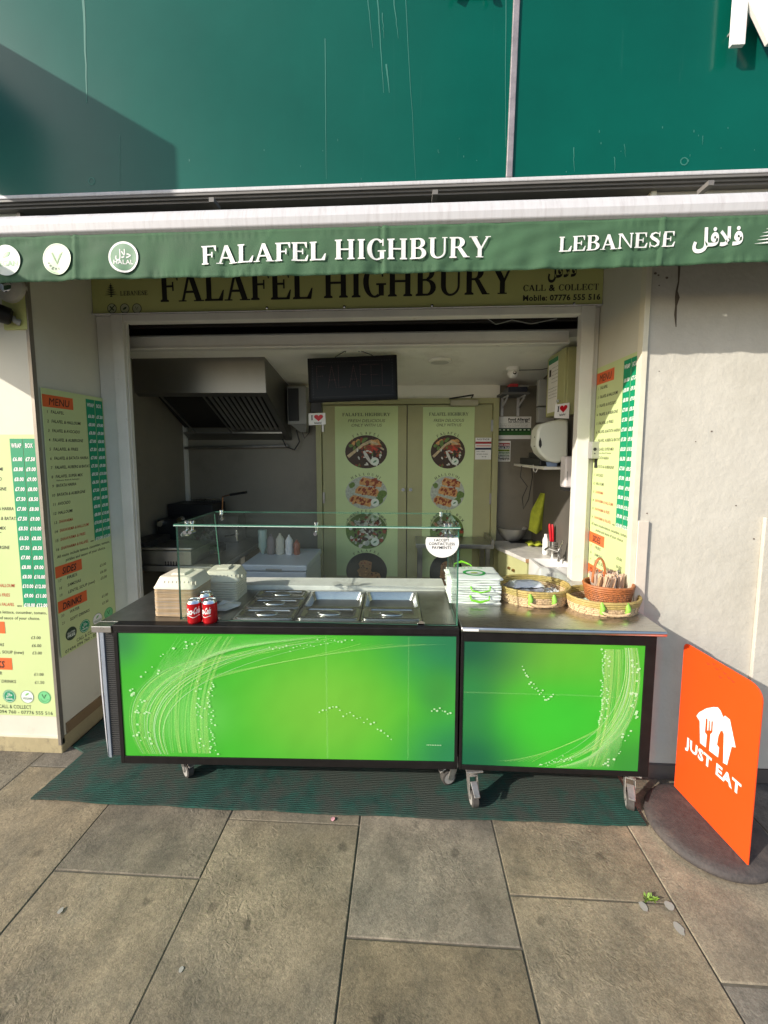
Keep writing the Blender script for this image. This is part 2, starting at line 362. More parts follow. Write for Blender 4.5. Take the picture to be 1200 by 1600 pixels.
# cross joints (Y) for each column, read off the photograph where seen, 0.60 to 0.75 m apart elsewhere
cross = {}
for i in range(-6, 6):
    base = {0: 1.392, 1: 1.648, 2: 1.231, 3: 1.398, 4: 1.175, -1: 1.90}.get(i, rnd.uniform(1.2, 1.7))
    L = {0: .9, 1: .9, 2: .62, 3: .9, 4: .75}.get(i, .75)
    ys = [base]; y = base
    while y > -3.0: y -= L; ys.append(y)
    y = base
    while y < 2.05: y += L; ys.append(y)
    if i == -1: ys = [1.90 - .95 * k for k in range(-1, 7)]
    cross[i] = sorted(ys)
si = 0
for i in range(-6, 6):
    x0, x1 = cols_x[i + 6] , cols_x[i + 7]
    ys = cross[i]
    for a, b_ in zip(ys[:-1], ys[1:]):
        a2, b2 = max(a, -3.0), min(b_, 2.05)
        if b2 - a2 < .05: continue
        s = MB(); gz = rnd.uniform(-.002, .002); j = .0026 + rnd.uniform(0, .0012)
        t1, t2 = rnd.uniform(-.0015, .0015), rnd.uniform(-.0015, .0015)
        lo = [(x0 + j, a2 + j, -.012), (x1 - j, a2 + j, -.012), (x1 - j, b2 - j, -.012), (x0 + j, b2 - j, -.012)]
        hi = [(x0 + j, a2 + j, gz - t1), (x1 - j, a2 + j, gz - t2), (x1 - j, b2 - j, gz + t1), (x0 + j, b2 - j, gz + t2)]
        hi = [(q[0], q[1], q[2] - .004) for q in hi]
        s.hexa(lo, hi, slab_m); s.build('paving_slab', pavement, bevel=.003); si += 1

# ------------------------------------------------------------------ building envelope
YW, YR = 2.0, 2.45          # front wall plane, recessed shopfront plane
XL, XR = -1.935, 1.142      # the two reveals
YB = 3.6                    # back wall of the kiosk
IL, IR = -2.05, 1.16        # inside faces of the side walls
def wall_mat(name, c, st, bump=.5):
    m = mat(name, c, .8, var=.05, vs=1.6, dirt=st, ds=1.3, dlo=.45, dhi=.85)
    n = m.node_tree.nodes; l = m.node_tree.links; b = n['Principled BSDF']; tc = n.new('ShaderNodeTexCoord')
    a = n.new('ShaderNodeTexNoise'); a.inputs['Scale'].default_value = 22; a.inputs['Detail'].default_value = 9; a.inputs['Roughness'].default_value = .62
    l.new(tc.outputs['Object'], a.inputs['Vector'])
    bp = n.new('ShaderNodeBump'); bp.inputs['Strength'].default_value = bump; bp.inputs['Distance'].default_value = .0065
    l.new(a.outputs[0], bp.inputs['Height']); l.new(bp.outputs[0], b.inputs['Normal'])
    return m
render_m = wall_mat('painted render', (.54, .515, .45), (.39, .365, .30), .6)
wr = thing('rendered_wall', (2.5, YW + .2, 0), 'cream painted rendered wall right of the stall, cracked near the awning', 'wall')
b = MB(); b.box(XR + .012, 4.2, YW, 2.5, -.01, 2.93, render_m); b.build('wall_body', wr)
b = MB(); b.box(XR + .012, 4.2, YW - .018, YW + .01, 0, .075, mat('wall base', (.10, .085, .075), .8, bump=.4)); b.build('skirting', wr)
tri = mat('cream edge trim', (.66, .62, .48), .45)
b = MB(); b.box(XR - .012, XR + .012, YW - .012, YW + .03, .02, 2.93, tri); b.build('edge_trim', wr)
p0 = P(1003, 813, YW); p1 = P(1020, 813, YW)
b = MB(); b.box(XR + .0135, XR + .066, YW - .016, YW - .001, .08, p0.z, mat('cream boxing', (.60, .54, .46), .6, bump=.2)); b.build('boxing', wr, bevel=.003)
p0 = P(1191, 808, YW)
b = MB(); b.box(p0.x, p0.x + .4, YW - .02, YW - .001, .08, p0.z, render_m); b.build('raised_panel', wr, bevel=.004)
b = MB(); pts = [P(*q, YW) for q in [(1061, 415), (1060, 440), (1057, 455), (1058, 465), (1056, 478), (1055, 492), (1056, 511)]]
b.ribbon((0, YW - .0015, 0), X_, Z_, [(q.x, q.z) for q in pts], [.012, .007, .010, .022, .009, .012, .004], mat('crack', (.10, .08, .06), .9))
for (x, y, r) in [(1017, 428, .006), (1024, 427, .007), (1029, 430, .005), (1042, 434, .007), (1030, 446, .004), (1112, 674, .005), (1011, 802, .004), (1087, 690, .003), (1030, 580, .003), (1150, 790, .004), (1178, 842, .005)]:
    q = P(x, y, YW - .0016); b.disc(q, X_, Z_, r, mat('chip', (.14, .11, .09), .9), 9, r * .8)
b.build('crack', wr)

# left pilaster: front cladding, plinth, reveal
pl = thing('clad_pilaster', (-2.6, YW + .2, 0), 'cream clad pillar left of the stall with menu boards on two faces', 'pillar')
b = MB(); b.box(-4.2, XL, YW, 2.6, .085, 2.93, board_p); b.build('cladding', pl, bevel=.002)
b = MB(); b.box(-4.2, XL + .004, YW - .006, 2.6, -.01, .085, mat('yellowed stone plinth', (.36, .30, .17), .85, bump=.6, bs=30, dirt=(.12, .10, .07), ds=9)); b.build('plinth', pl, bevel=.006)
tr2 = mat('aluminium corner trim', (.30, .27, .23), .45, .6)
b = MB(); b.box(XL - .013, XL + .004, YW - .010, YW + .014, .045, 2.93, tr2); b.build('corner_trim', pl)
b = MB(); b.box(-4.2, XL - .014, YW - .006, YW - .0005, .083, .094, tri); b.build('base_trim', pl)
b = MB(); b.box(XL + .0005, XL + .010, YW + .03, 2.6, .09, .15, mat('rough brown skirting', (.22, .15, .08), .9, bump=.8, bs=25, dirt=(.06, .045, .03), ds=8)); b.build('reveal_skirting', pl)
# right reveal (the side of the right wall, clad)
rv = thing('clad_reveal', (XR, 2.22, 0), 'cream clad side face of the opening beside the rendered wall', 'wall')
b = MB(); b.box(XR, XR + .01, YW + .031, YR + .1, 0, 2.93, board_p); b.build('cladding', rv)

# green upper storey fascia
YF = 1.95
def fascia_mat():
    m = mat('green fascia panel', (.001, .084, .060), .24, var=.14, vs=1.1, spec=.2)
    n = m.node_tree.nodes; l = m.node_tree.links; b = n['Principled BSDF']; tc = n.new('ShaderNodeTexCoord')
    old = b.inputs['Base Color'].links[0].from_socket
    mp = n.new('ShaderNodeMapping'); mp.inputs['Scale'].default_value = (16, 1, .5); l.new(tc.outputs['Object'], mp.inputs[0])
    a = n.new('ShaderNodeTexNoise'); a.inputs['Scale'].default_value = 3; a.inputs['Detail'].default_value = 10; a.inputs['Roughness'].default_value = .75; l.new(mp.outputs[0], a.inputs['Vector'])
    mr = n.new('ShaderNodeMapRange'); mr.inputs[1].default_value = .60; mr.inputs[2].default_value = .90; mr.inputs[4].default_value = .8; l.new(a.outputs[0], mr.inputs[0])
    # pale sky glare painted into the colour, stronger on the left-hand panel
    sp = n.new('ShaderNodeSeparateXYZ'); geo = n.new('ShaderNodeNewGeometry'); l.new(geo.outputs['Position'], sp.inputs[0])
    gr = n.new('ShaderNodeMapRange'); gr.inputs[1].default_value = .3; gr.inputs[2].default_value = -2.6; gr.inputs[3].default_value = .0; gr.inputs[4].default_value = .15; l.new(sp.outputs[0], gr.inputs[0])
    n3 = n.new('ShaderNodeTexNoise'); n3.inputs['Scale'].default_value = 1.3; n3.inputs['Detail'].default_value = 7; l.new(tc.outputs['Object'], n3.inputs['Vector'])
    m3 = n.new('ShaderNodeMath'); m3.operation = 'MULTIPLY'; l.new(gr.outputs[0], m3.inputs[0]); 
    m3b = n.new('ShaderNodeMapRange'); m3b.inputs[1].default_value = .25; m3b.inputs[2].default_value = .75; m3b.inputs[3].default_value = .6; m3b.inputs[4].default_value = 1.3; l.new(n3.outputs[0], m3b.inputs[0]); l.new(m3b.outputs[0], m3.inputs[1])
    m4 = n.new('ShaderNodeMath'); m4.operation = 'MULTIPLY'; l.new(mr.outputs[0], m4.inputs[0]); m4.inputs[1].default_value = .16
    ad = n.new('ShaderNodeMath'); ad.operation = 'ADD'; l.new(m3.outputs[0], ad.inputs[0]); l.new(m4.outputs[0], ad.inputs[1]); ad.use_clamp = True
    mx = n.new('ShaderNodeMix'); mx.data_type = 'RGBA'; l.new(ad.outputs[0], mx.inputs[0]); l.new(old, mx.inputs[6]); mx.inputs[7].default_value = (.20, .36, .33, 1)
    l.new(mx.outputs[2], b.inputs['Base Color'])
    rr = n.new('ShaderNodeMapRange'); rr.inputs[3].default_value = .20; rr.inputs[4].default_value = .5; l.new(ad.outputs[0], rr.inputs[0]); l.new(rr.outputs[0], b.inputs['Roughness'])
    return m
fm = fascia_mat()
fz = 2.948
jx0 = P(807, 0, YF).x; jx1 = P(795, 275, YF).x
fs = thing('green_fascia', (0, YF, fz), 'glossy dark green fascia panels across the top with streaks and a joint strip', 'fascia')
b = MB(); b.prism([(-4.2, YF, fz), (jx1 - .012, YF, fz), (jx0 + (jx0 - jx1) * .9 - .012, YF, 4.4), (-4.2, YF, 4.4)], (0, .12, 0), fm); b.build('panel', fs, label='left fascia panel, paler with sky glare painted in and drip streaks')
b = MB(); b.prism([(jx1 + .012, YF, fz), (4.2, YF, fz), (4.2, YF, 4.4), (jx0 + (jx0 - jx1) * .9 + .012, YF, 4.4)], (0, .12, 0), fm); b.build('panel', fs, label='right fascia panel, deep green')
b = MB(); b.prism([(jx1 - .014, YF - .010, fz), (jx1 + .014, YF - .010, fz), (jx0 + (jx0 - jx1) * .9 + .014, YF - .010, 4.4), (jx0 + (jx0 - jx1) * .9 - .014, YF - .010, 4.4)], (0, .012, 0), mat('dull joint strip', (.34, .30, .30), .4, .4, var=.2, vs=20)); b.build('joint_strip', fs, bevel=.003)
streak = mat('dried drip', (.03, .17, .13), .6)
b = MB()
for (x0, y0, x1, y1, w_) in [(575, 0, 583, 75, .004), (590, 0, 600, 145, .006), (597, 20, 600, 60, .004), (615, 0, 622, 60, .005), (634, 0, 650, 280, .003), (790, 0, 790, 230, .004), (130, 0, 136, 160, .012), (508, 60, 510, 280, .004), (604, 100, 608, 145, .008), (187, 210, 188, 300, .002), (896, 230, 897, 268, .004), (975, 225, 978, 245, .003), (960, 245, 961, 268, .004), (1098, 212, 1098, 226, .004)]:
    p, q = P(x0, y0, YF - .001), P(x1, y1, YF - .001)
    pts = [(p.x + (q.x - p.x) * t + rnd.uniform(-.002, .002), p.z + (q.z - p.z) * t) for t in [k / 8 for k in range(9)]]
    b.ribbon((0, YF - .001, 0), X_, Z_, pts, [w_ * (1 - .7 * k / 8) for k in range(9)], streak)
for (x, y) in [(143, 283), (1069, 252)]:
    q = P(x, y, YF - .0012); b.ring(q, X_, Z_, .018, .013, streak, 9)
for k in range(26):
    x = rnd.uniform(280, 1180); q = P(x, rnd.uniform(215, 292) if x < 900 else rnd.uniform(190, 265), YF - .001)
    if q.z > fz + .01: b.disc(q, X_, Z_, rnd.uniform(.001, .0025), streak, 6, rnd.uniform(.002, .007))
b.build('streaks', fs, kind='stuff')
# the letter N and its fellow letters beyond the frame edge, white, stood off the panel
nl = MB(); q = P(1139, 78, YF - .05)
text(nl, 'N', (q.x + .004, YF - .05, q.z + .036), X_, Z_, .27, print_w, bold=.06, width=.19)
no = nl.build('fascia_letter', None, 'large white raised letter N at the top right of the green fascia', 'letter', solid=.016)
for k in range(2): b = MB(); b.tube([(q.x + .03 + k * .13, YF - .034, q.z + .1), (q.x + .03 + k * .13, YF + .002, q.z + .1)], .006, grey_p); b.build('standoff', no)
bx = MB(); bx.box(P(680, 2, YF).x, P(775, 2, YF).x, YF - .05, YF - .001, P(700, 5, YF).z + .10, P(700, 5, YF).z + .18, black_m); bx.tube([P(705, -14, YF - .03), P(712, -28, YF - .03), P(760, -28, YF - .03), P(764, -14, YF - .03)], .012, black_m)
bx.build('cable_box', None, 'black cable fixing at the top edge of the green fascia', 'cable box', bevel=.008)
# trim and gutter under the fascia
gt = thing('fascia_gutter', (0, YF, 2.86), 'long white metal trim and ribbed gutter under the green fascia', 'gutter')
b = MB(); b.box(-4.2, 4.2, YF - .012, YF + .12, fz - .020, fz - .002, white_al); b.build('trim', gt, bevel=.004)
gdark = mat('weathered gutter', (.16, .15, .14), .6)
b = MB()
for k in range(3): b.box(-4.2, 4.2, YF - .008 + k * .012, YF + .12, fz - .031 - k * .010, fz - .0215 - k * .010, gdark)
b.build('rib', gt, kind='stuff'); 
b = MB(); b.box(-4.2, 4.2, YF + .07, YF + .20, 2.702, fz - .073, mat('dark soffit', (.05, .042, .035), .9)); b.build('soffit', gt)
for px in (330, 680, 1110):
    q = P(px, 308, 1.9); b = MB(); b.box(q.x - .012, q.x + .012, 1.90, 1.97, 2.86, 2.88, gdark); b.build('bracket', gt)

# ------------------------------------------------------------------ awning
YA = 1.70; z0a, z1a = 2.437, 2.622
val_m = mat('green awning canvas', (.046, .112, .054), .85, var=.16, vs=5, bump=.15, bs=180)
aw = thing('awning', (0, YA, z0a), 'closed green canvas awning with white bar and lettered hanging edge', 'awning')
AX0, AX1 = -2.30, 3.2
def bar_prof(y, z0, z1):
    return [(y + .015, z0), (y, z0 + .012), (y - .004, z0 + (z1 - z0) * .45), (y + .006, z0 + (z1 - z0) * .8), (y + .022, z1), (y + .09, z1 + .004), (y + .09, z0)]
b = MB(); pr = bar_prof(YA - .012, 2.620, 2.712); b.prism([(AX0, a, c) for a, c in pr], (AX1 - AX0, 0, 0), white_al); b.build('front_bar', aw, bevel=.004)
b = MB(); b.box(AX0, AX1, YA + .08, YF + .115, 2.645, 2.70, mat('rolled canvas', (.035, .055, .035), .9)); b.build('rolled_fabric', aw, bevel=.03)
def wav(x, t):   # sideways sway of the hanging cloth at fraction t below the bar
    return t * (.010 * math.sin(x * 2.3 + .6) + .006 * math.sin(x * 6.1 + 1.2) + .0035 * math.sin(x * 17 + 2) + .002 * math.sin(x * 41)) + .0022 * math.sin(x * 60 + t * 3) * t
def hem(x): return z0a + .004 * math.sin(x * 1.7) + .003 * math.sin(x * 5.3 + 1)
def vy(x, z): t = max(0, min(1, (z1a - z) / (z1a - z0a))); return YA + wav(x, t)
b = MB(); nx, nz = 620, 16; vs = []
for j in range(nz + 1):
    for i in range(nx + 1):
        x = AX0 + (AX1 - AX0) * i / nx; t = j / nz; z = z1a + (hem(x) - z1a) * t
        st = 0
        for q_ in (.09, .13, .885, .93): st += -.0016 * math.exp(-((t - q_) / .012) ** 2)
        for sx in (-1.425, -.10, 1.005, 2.2): st += -.006 * math.exp(-((x - sx) / .005) ** 2) + .006 * math.exp(-((x - sx - .014) / .012) ** 2)
        puck = .0024 * (.55 + .45 * math.sin(x * 4.7 + 1) * math.sin(x * 11.3)) * math.sin(x * 150 + 9 * math.sin(x * 7) + 5 * math.sin(x * 19)) * (math.exp(-((t - .11) / .06) ** 2) + 1.3 * math.exp(-((t - .92) / .07) ** 2))
        vs.append((x, YA + wav(x, t) - st + puck + .0026 * math.sin(x * 27 + t * 11 + 4 * math.sin(x * 3.1)) * math.sin(t * 6 + x * 5) * (.5 + .5 * math.sin(x * 2.3)) + .0035 * math.exp(-((x - .12 - .1 * t) / .012) ** 2) * t - .003 * math.exp(-((x + .55 + .14 * t) / .010) ** 2) - .003 * math.exp(-((x - 1.16 + .16 * t) / .012) ** 2), z))
b.add(vs, [(j * (nx + 1) + i, (j + 1) * (nx + 1) + i, (j + 1) * (nx + 1) + i + 1, j * (nx + 1) + i + 1) for j in range(nz) for i in range(nx)], val_m)
b.build('valance', aw, smooth=180, solid=.0015)
def on_valance(mb):      # lay flat print on the swaying cloth
    mb.v = [Vector((v.x, vy(v.x, v.z) - .0055 + (v.y - YA), v.z)) for v in mb.v]; return mb
def sub(mb, n=1):
    return mb
b = MB()
def vtext(s, x0, y0, x1, y1, cap_px, ser=True, m=print_w, **k):
    p, q = P(x0, y0, YA), P(x1, y1, YA); c = P(x0, y0 - cap_px, YA).z - p.z
    d = (q - p); L = d.length; d.normalize()
    if ser: serif(b, s, p, d, Z_, c, m, width=L, each=lambda q_: on_valance(q_).build('letter', aw), **k)
    else: text(b, s, p, d, Z_, c, m, width=L, **k)
vtext('FALAFEL', 316, 415, 511, 408, 29); vtext('HIGHBURY', 523, 407, 766, 401, 31)
vtext('LEBANESE', 872, 394, 1055, 385, 23)
vtext(ARAB, 1082, 386, 1157, 383, 27, ser=False, bold=.035)
on_valance(b); b.build('arabic_lettering', aw, label='white Arabic lettering')
def cedar(mb, c, w_, h, m, off=0.):
    c = Vector(c); 
    for k in range(7):
        t = k / 6; y = h * (.16 + .74 * t); hw = w_ / 2 * (1 - t) ** .75 + w_ * .05
        pts = [(-hw, y - h * .03), (-hw * .55, y + h * .01), (0, y + h * .075), (hw * .55, y + h * .01), (hw, y - h * .03), (hw * .5, y - h * .025), (0, y - h * .01), (-hw * .5, y - h * .025)]
        mb.poly([c + X_ * a + Z_ * d - Y_ * (off + k * .0001) for a, d in pts], m)
    mb.poly([c + X_ * a + Z_ * d - Y_ * (off + .0009) for a, d in [(-w_ * .12, 0), (w_ * .12, 0), (w_ * .04, h * .08), (w_ * .035, h * .85), (-w_ * .035, h * .85), (-w_ * .04, h * .08)]], m)
b = MB(); q = P(1208, 388, YA); cedar(b, q, .15, .11, print_w, .0008); on_valance(b); b.build('cedar_emblem', aw)
lg = flat('pale badge', (.62, .74, .52), .5); lw = flat('light badge', (.72, .78, .68), .5); leaf_g = flat('leaf green', (.22, .50, .18), .5); halal_g = flat('badge green', (.12, .25, .14), .5)
def vee(mb, c, ux, uy, r, m, off):
    c = Vector(c) + Vector(ux).cross(Vector(uy)).normalized() * off
    mb.ribbon(c, ux, uy, [(-.42 * r, .5 * r), (-.22 * r, .05 * r), (0, -.4 * r), (.08 * r, -.1 * r), (.28 * r, .3 * r), (.5 * r, .55 * r)], [.13 * r, .12 * r, .1 * r, .08 * r, .16 * r, .02 * r], m)
def leafp(mb, c, ux, uy, r, m, off, a=35):
    c = Vector(c) + Vector(ux).cross(Vector(uy)).normalized() * off; ca, sa = math.cos(R(a)), math.sin(R(a)); pts = []
    for x, y in [(-1, 0), (-.5, .32), (.1, .42), (.6, .26), (1, 0), (.6, -.3), (.1, -.4), (-.5, -.26)]: pts.append(c + Vector(ux) * r * (x * ca - y * sa) + Vector(uy) * r * (x * sa + y * ca))
    mb.poly(pts, m)
for (px, py, kind) in [(12, 408, 'vegan'), (92, 406, 'veget'), (195, 403, 'halal')]:
    q = P(px, py, YA); b = MB(); r = .064
    if kind == 'vegan':
        b.gdisc(q - Y_ * .0005, X_, Z_, r, lw); text(b, 'VEGAN', q + Vector((0, 0, -.024)), X_, Z_, .022, mat('pale green print', (.38, .58, .33), .5), 'c', bold=.02, off=.0015); leafp(b, q + Vector((.004, 0, .022)), X_, Z_, .022, leaf_g, .0015)
    elif kind == 'veget':
        b.gdisc(q - Y_ * .0005, X_, Z_, r, lg); b.ring(q - Y_ * .001, X_, Z_, r * .93, r * .90, leaf_g); vee(b, q, X_, Z_, r * .8, mat('badge line', (.22, .36, .16), .5), .0015)
        for i, ch in enumerate('veget.'):
            a = R(205 + i * 18); cc = q + X_ * r * .72 * math.cos(a) + Z_ * r * .72 * math.sin(a)
            text(b, ch, cc, X_ * -math.sin(a) + Z_ * math.cos(a), X_ * -math.cos(a) - Z_ * math.sin(a), .014, print_dk, 'c', off=.0015)
    else:
        b.gdisc(q - Y_ * .0005, X_, Z_, r, print_w); b.gdisc(q - Y_ * .0012, X_, Z_, r * .86, halal_g)
        text(b, 'HALAL', q + Vector((0, 0, -.030)), X_, Z_, .018, print_w, 'c', width=.082, bold=.015, off=.002)
        text(b, HALAL, q + Vector((0, 0, -.004)), X_, Z_, .034, print_w, 'c', width=.066, bold=.02, off=.002)
    # split big polygons so that they follow the cloth
    on_valance(b); b.build('badge', aw, label={'vegan': 'round white badge reading VEGAN', 'veget': 'round pale green badge with a V and veget. lettering', 'halal': 'round halal badge with Arabic and HALAL lettering'}[kind])

# two unseen blockers added past the left edge to cast shade on this corner
ns = MB(); ns.box(-2.60, -2.52, 1.05, 2.0, 3.31, 3.98, mat('blue sign case', (.05, .08, .16), .4)); ns.build('projecting_sign', None, 'dark blue box added out of view to shade the fascia', 'sign', bevel=.01)
ns = MB(); ns.box(-2.56, -2.50, 1.10, 2.0, 2.33, 2.955, mat('grey awning box', (.35, .35, .34), .6)); ns.build('awning_end_panel', None, 'grey shade panel added out of view to shade the pillar and awning corner', 'shade panel', bevel=.02)

# ------------------------------------------------------------------ header sign and frame of the opening
YS = YR - .02
hs = thing('header_sign', (-.35, YS, 2.58), 'olive signboard with black lettering over the serving opening', 'sign')
sx0, sx1 = XL + .002, XR - .002; zs = P(600, 482, YS).z
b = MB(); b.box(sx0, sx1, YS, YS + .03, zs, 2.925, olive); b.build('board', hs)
b = MB()
def stext(s, x0, y0, x1, y1, cap_px, ser=True, m=print_k, **k):
    p, q = P(x0, y0, YS - .0005), P(x1, y1, YS - .0005); c = P(x0, y0 - cap_px, YS).z - p.z; p.y = q.y = YS - .0005
    d = (q - p); L = d.length; d.normalize()
    if ser and cap_px > 20: serif(b, s, p, d, Z_, c, m, width=L, each=lambda q_: q_.build('letter', hs), **k)
    else: (serif if ser else text)(b, s, p, d, Z_, c, m, width=L, **k)
stext('FALAFEL', 250, 472, 490, 467, 47); stext('HIGHBURY', 505, 466, 805, 459, 47)
stext('LEBANESE', 188, 462, 231, 461, 7); stext('CALL & COLLECT', 817, 455, 936, 453, 9.5)
stext('Mobile: 07776 555 516', 817, 470, 938, 468, 8.5, ser=False, bold=.035)
stext(ARAB, 856, 434, 901, 431, 22, ser=False, bold=.03)
b.build('small_lettering', hs, kind='stuff')
b = MB(); q = P(174, 464, YS - .001); cedar(b, q, .085, .085, print_k, 0); b.build('cedar_emblem', hs)
b = MB()
for i, px in enumerate((175, 195, 214)):
    q = P(px, 482, YS - .001); b.disc(q, X_, Z_, .030, flat('badge cream', (.45, .47, .30), .5)); b.ring(q - Y_ * .0006, X_, Z_, .030, .026, print_dk)
    if i == 0:
        b.ribbon(q - Y_ * .0012, X_, Z_, [(-.02, -.02), (.02, .02)], .006, print_dk); b.ribbon(q - Y_ * .0016, X_, Z_, [(-.012, .012), (0, .0), (.012, -.012)], .008, print_dk)
    elif i == 1: leafp(b, q, X_, Z_, .016, print_dk, .0012)
    else: vee(b, q, X_, Z_, .022, print_dk, .0012)
b.build('badges', hs, kind='stuff')
b = MB()
for px in (417, 538, 675, 897):
    q = P(px, 481 - (px - 417) * .014, YS - .003); b.lathe((0, 0, 0), [(.001, -.002), (.008, -.002), (.008, .001), (.001, .004)], chrome, 10)
    for v in b.v[-40:]:
        v[:] = (q.x + v.x, q.y - v.z, q.z + v.y)
b.build('screw', hs, kind='stuff')

fr = thing('shopfront_frame', (-.35, YR, 0), 'white painted timber frame round the serving opening', 'frame')
jl = [P(165, 520, YR).x, P(179, 520, YR).x, P(197, 520, YR).x]; jr = [P(905, 520, YR).x, P(926, 520, YR).x, P(942, 500, YR).x]
zh0, zh1 = P(600, 498, YR).z, P(600, 486, YR).z
for i, (a, c, yo, yd) in enumerate([(XL + .001, jl[1], -.0, .12), (jl[1], jl[2], -.03, .03)]):
    b = MB(); b.box(a + .001, c, YR + yo, YR + yd, 0, zh1, white_p); b.build('jamb', fr, bevel=.004)
b = MB(); b.box(jl[2] + .0005, jl[2] + .006, YR - .01, YR + .02, 0, zh0, white_p); b.build('stop_bead', fr, bevel=.003)
for i, (a, c, yo, yd) in enumerate([(jr[0], jr[1], -.03, .03), (jr[1], XR - .001, .0, .12)]):
    b = MB(); b.box(a, c - .001, YR + yo, YR + yd, 0, zh1, white_p); b.build('jamb', fr, bevel=.004)
b = MB(); b.box(jl[2] + .002, jr[0] - .002, YR - .025, YR + .04, zh0, zh1, white_p); b.build('head_rail', fr, bevel=.005)
b = MB(); b.box(sx0, sx1, YR - .035, YR + .05, zh1 + .002, zs - .002, white_al); b.build('drip_rail', fr, bevel=.003)
b = MB(); b.box(XL - .3, XR + .3, YR + .16, YR + .19, zh1 - .02, 3.0, dark); b.box(XL, XR, YR + .101, YR + .16, zh1 + .05, zh1 + .07, dark); b.build('shutter_housing', fr)
yb = 2.62; bz0, bz1 = P(600, 541, yb).z, P(600, 520, yb).z
b = MB(); b.box(IL, P(890, 515, yb).x, yb, yb + .06, bz0, bz1, white_p); b.box(IL, P(890, 515, yb).x, yb - .01, yb - .0002, bz0, bz0 + .012, white_p); b.build('ceiling_beam', fr, bevel=.003)
b = MB(); b.tube([P(762, 498, 2.58), P(775, 507, 2.58), P(800, 500, 2.58), P(830, 506, 2.58), P(870, 498, 2.58)], .003, grey_p, 5); b.build('loose_wire', None, 'loose grey wire in the dark gap above the ceiling beam', 'wire')
# lock box on the right jamb
kx = P(921, 702, YR - .05); lb = MB(); lb.box(kx.x, kx.x + .062, YR - .075, YR - .032, kx.z - .055, kx.z + .045, mat('galvanised', (.42, .42, .40), .4, .7))
lo = lb.build('lock_box', None, 'small metal lock box on the right jamb', 'lock box', bevel=.004)
b = MB(); q = Vector((kx.x + .02, YR - .076, kx.z)); b.disc(q, X_, Z_, .010, black_m, 12); b.disc(q - Z_ * .025, X_, Z_, .004, black_m, 8); b.build('keyhole', lo)
b = MB(); b.box(kx.x + .040, kx.x + .052, YR - .06, YR - .033, kx.z - .11, kx.z - .056, black_m); b.build('bolt', lo)

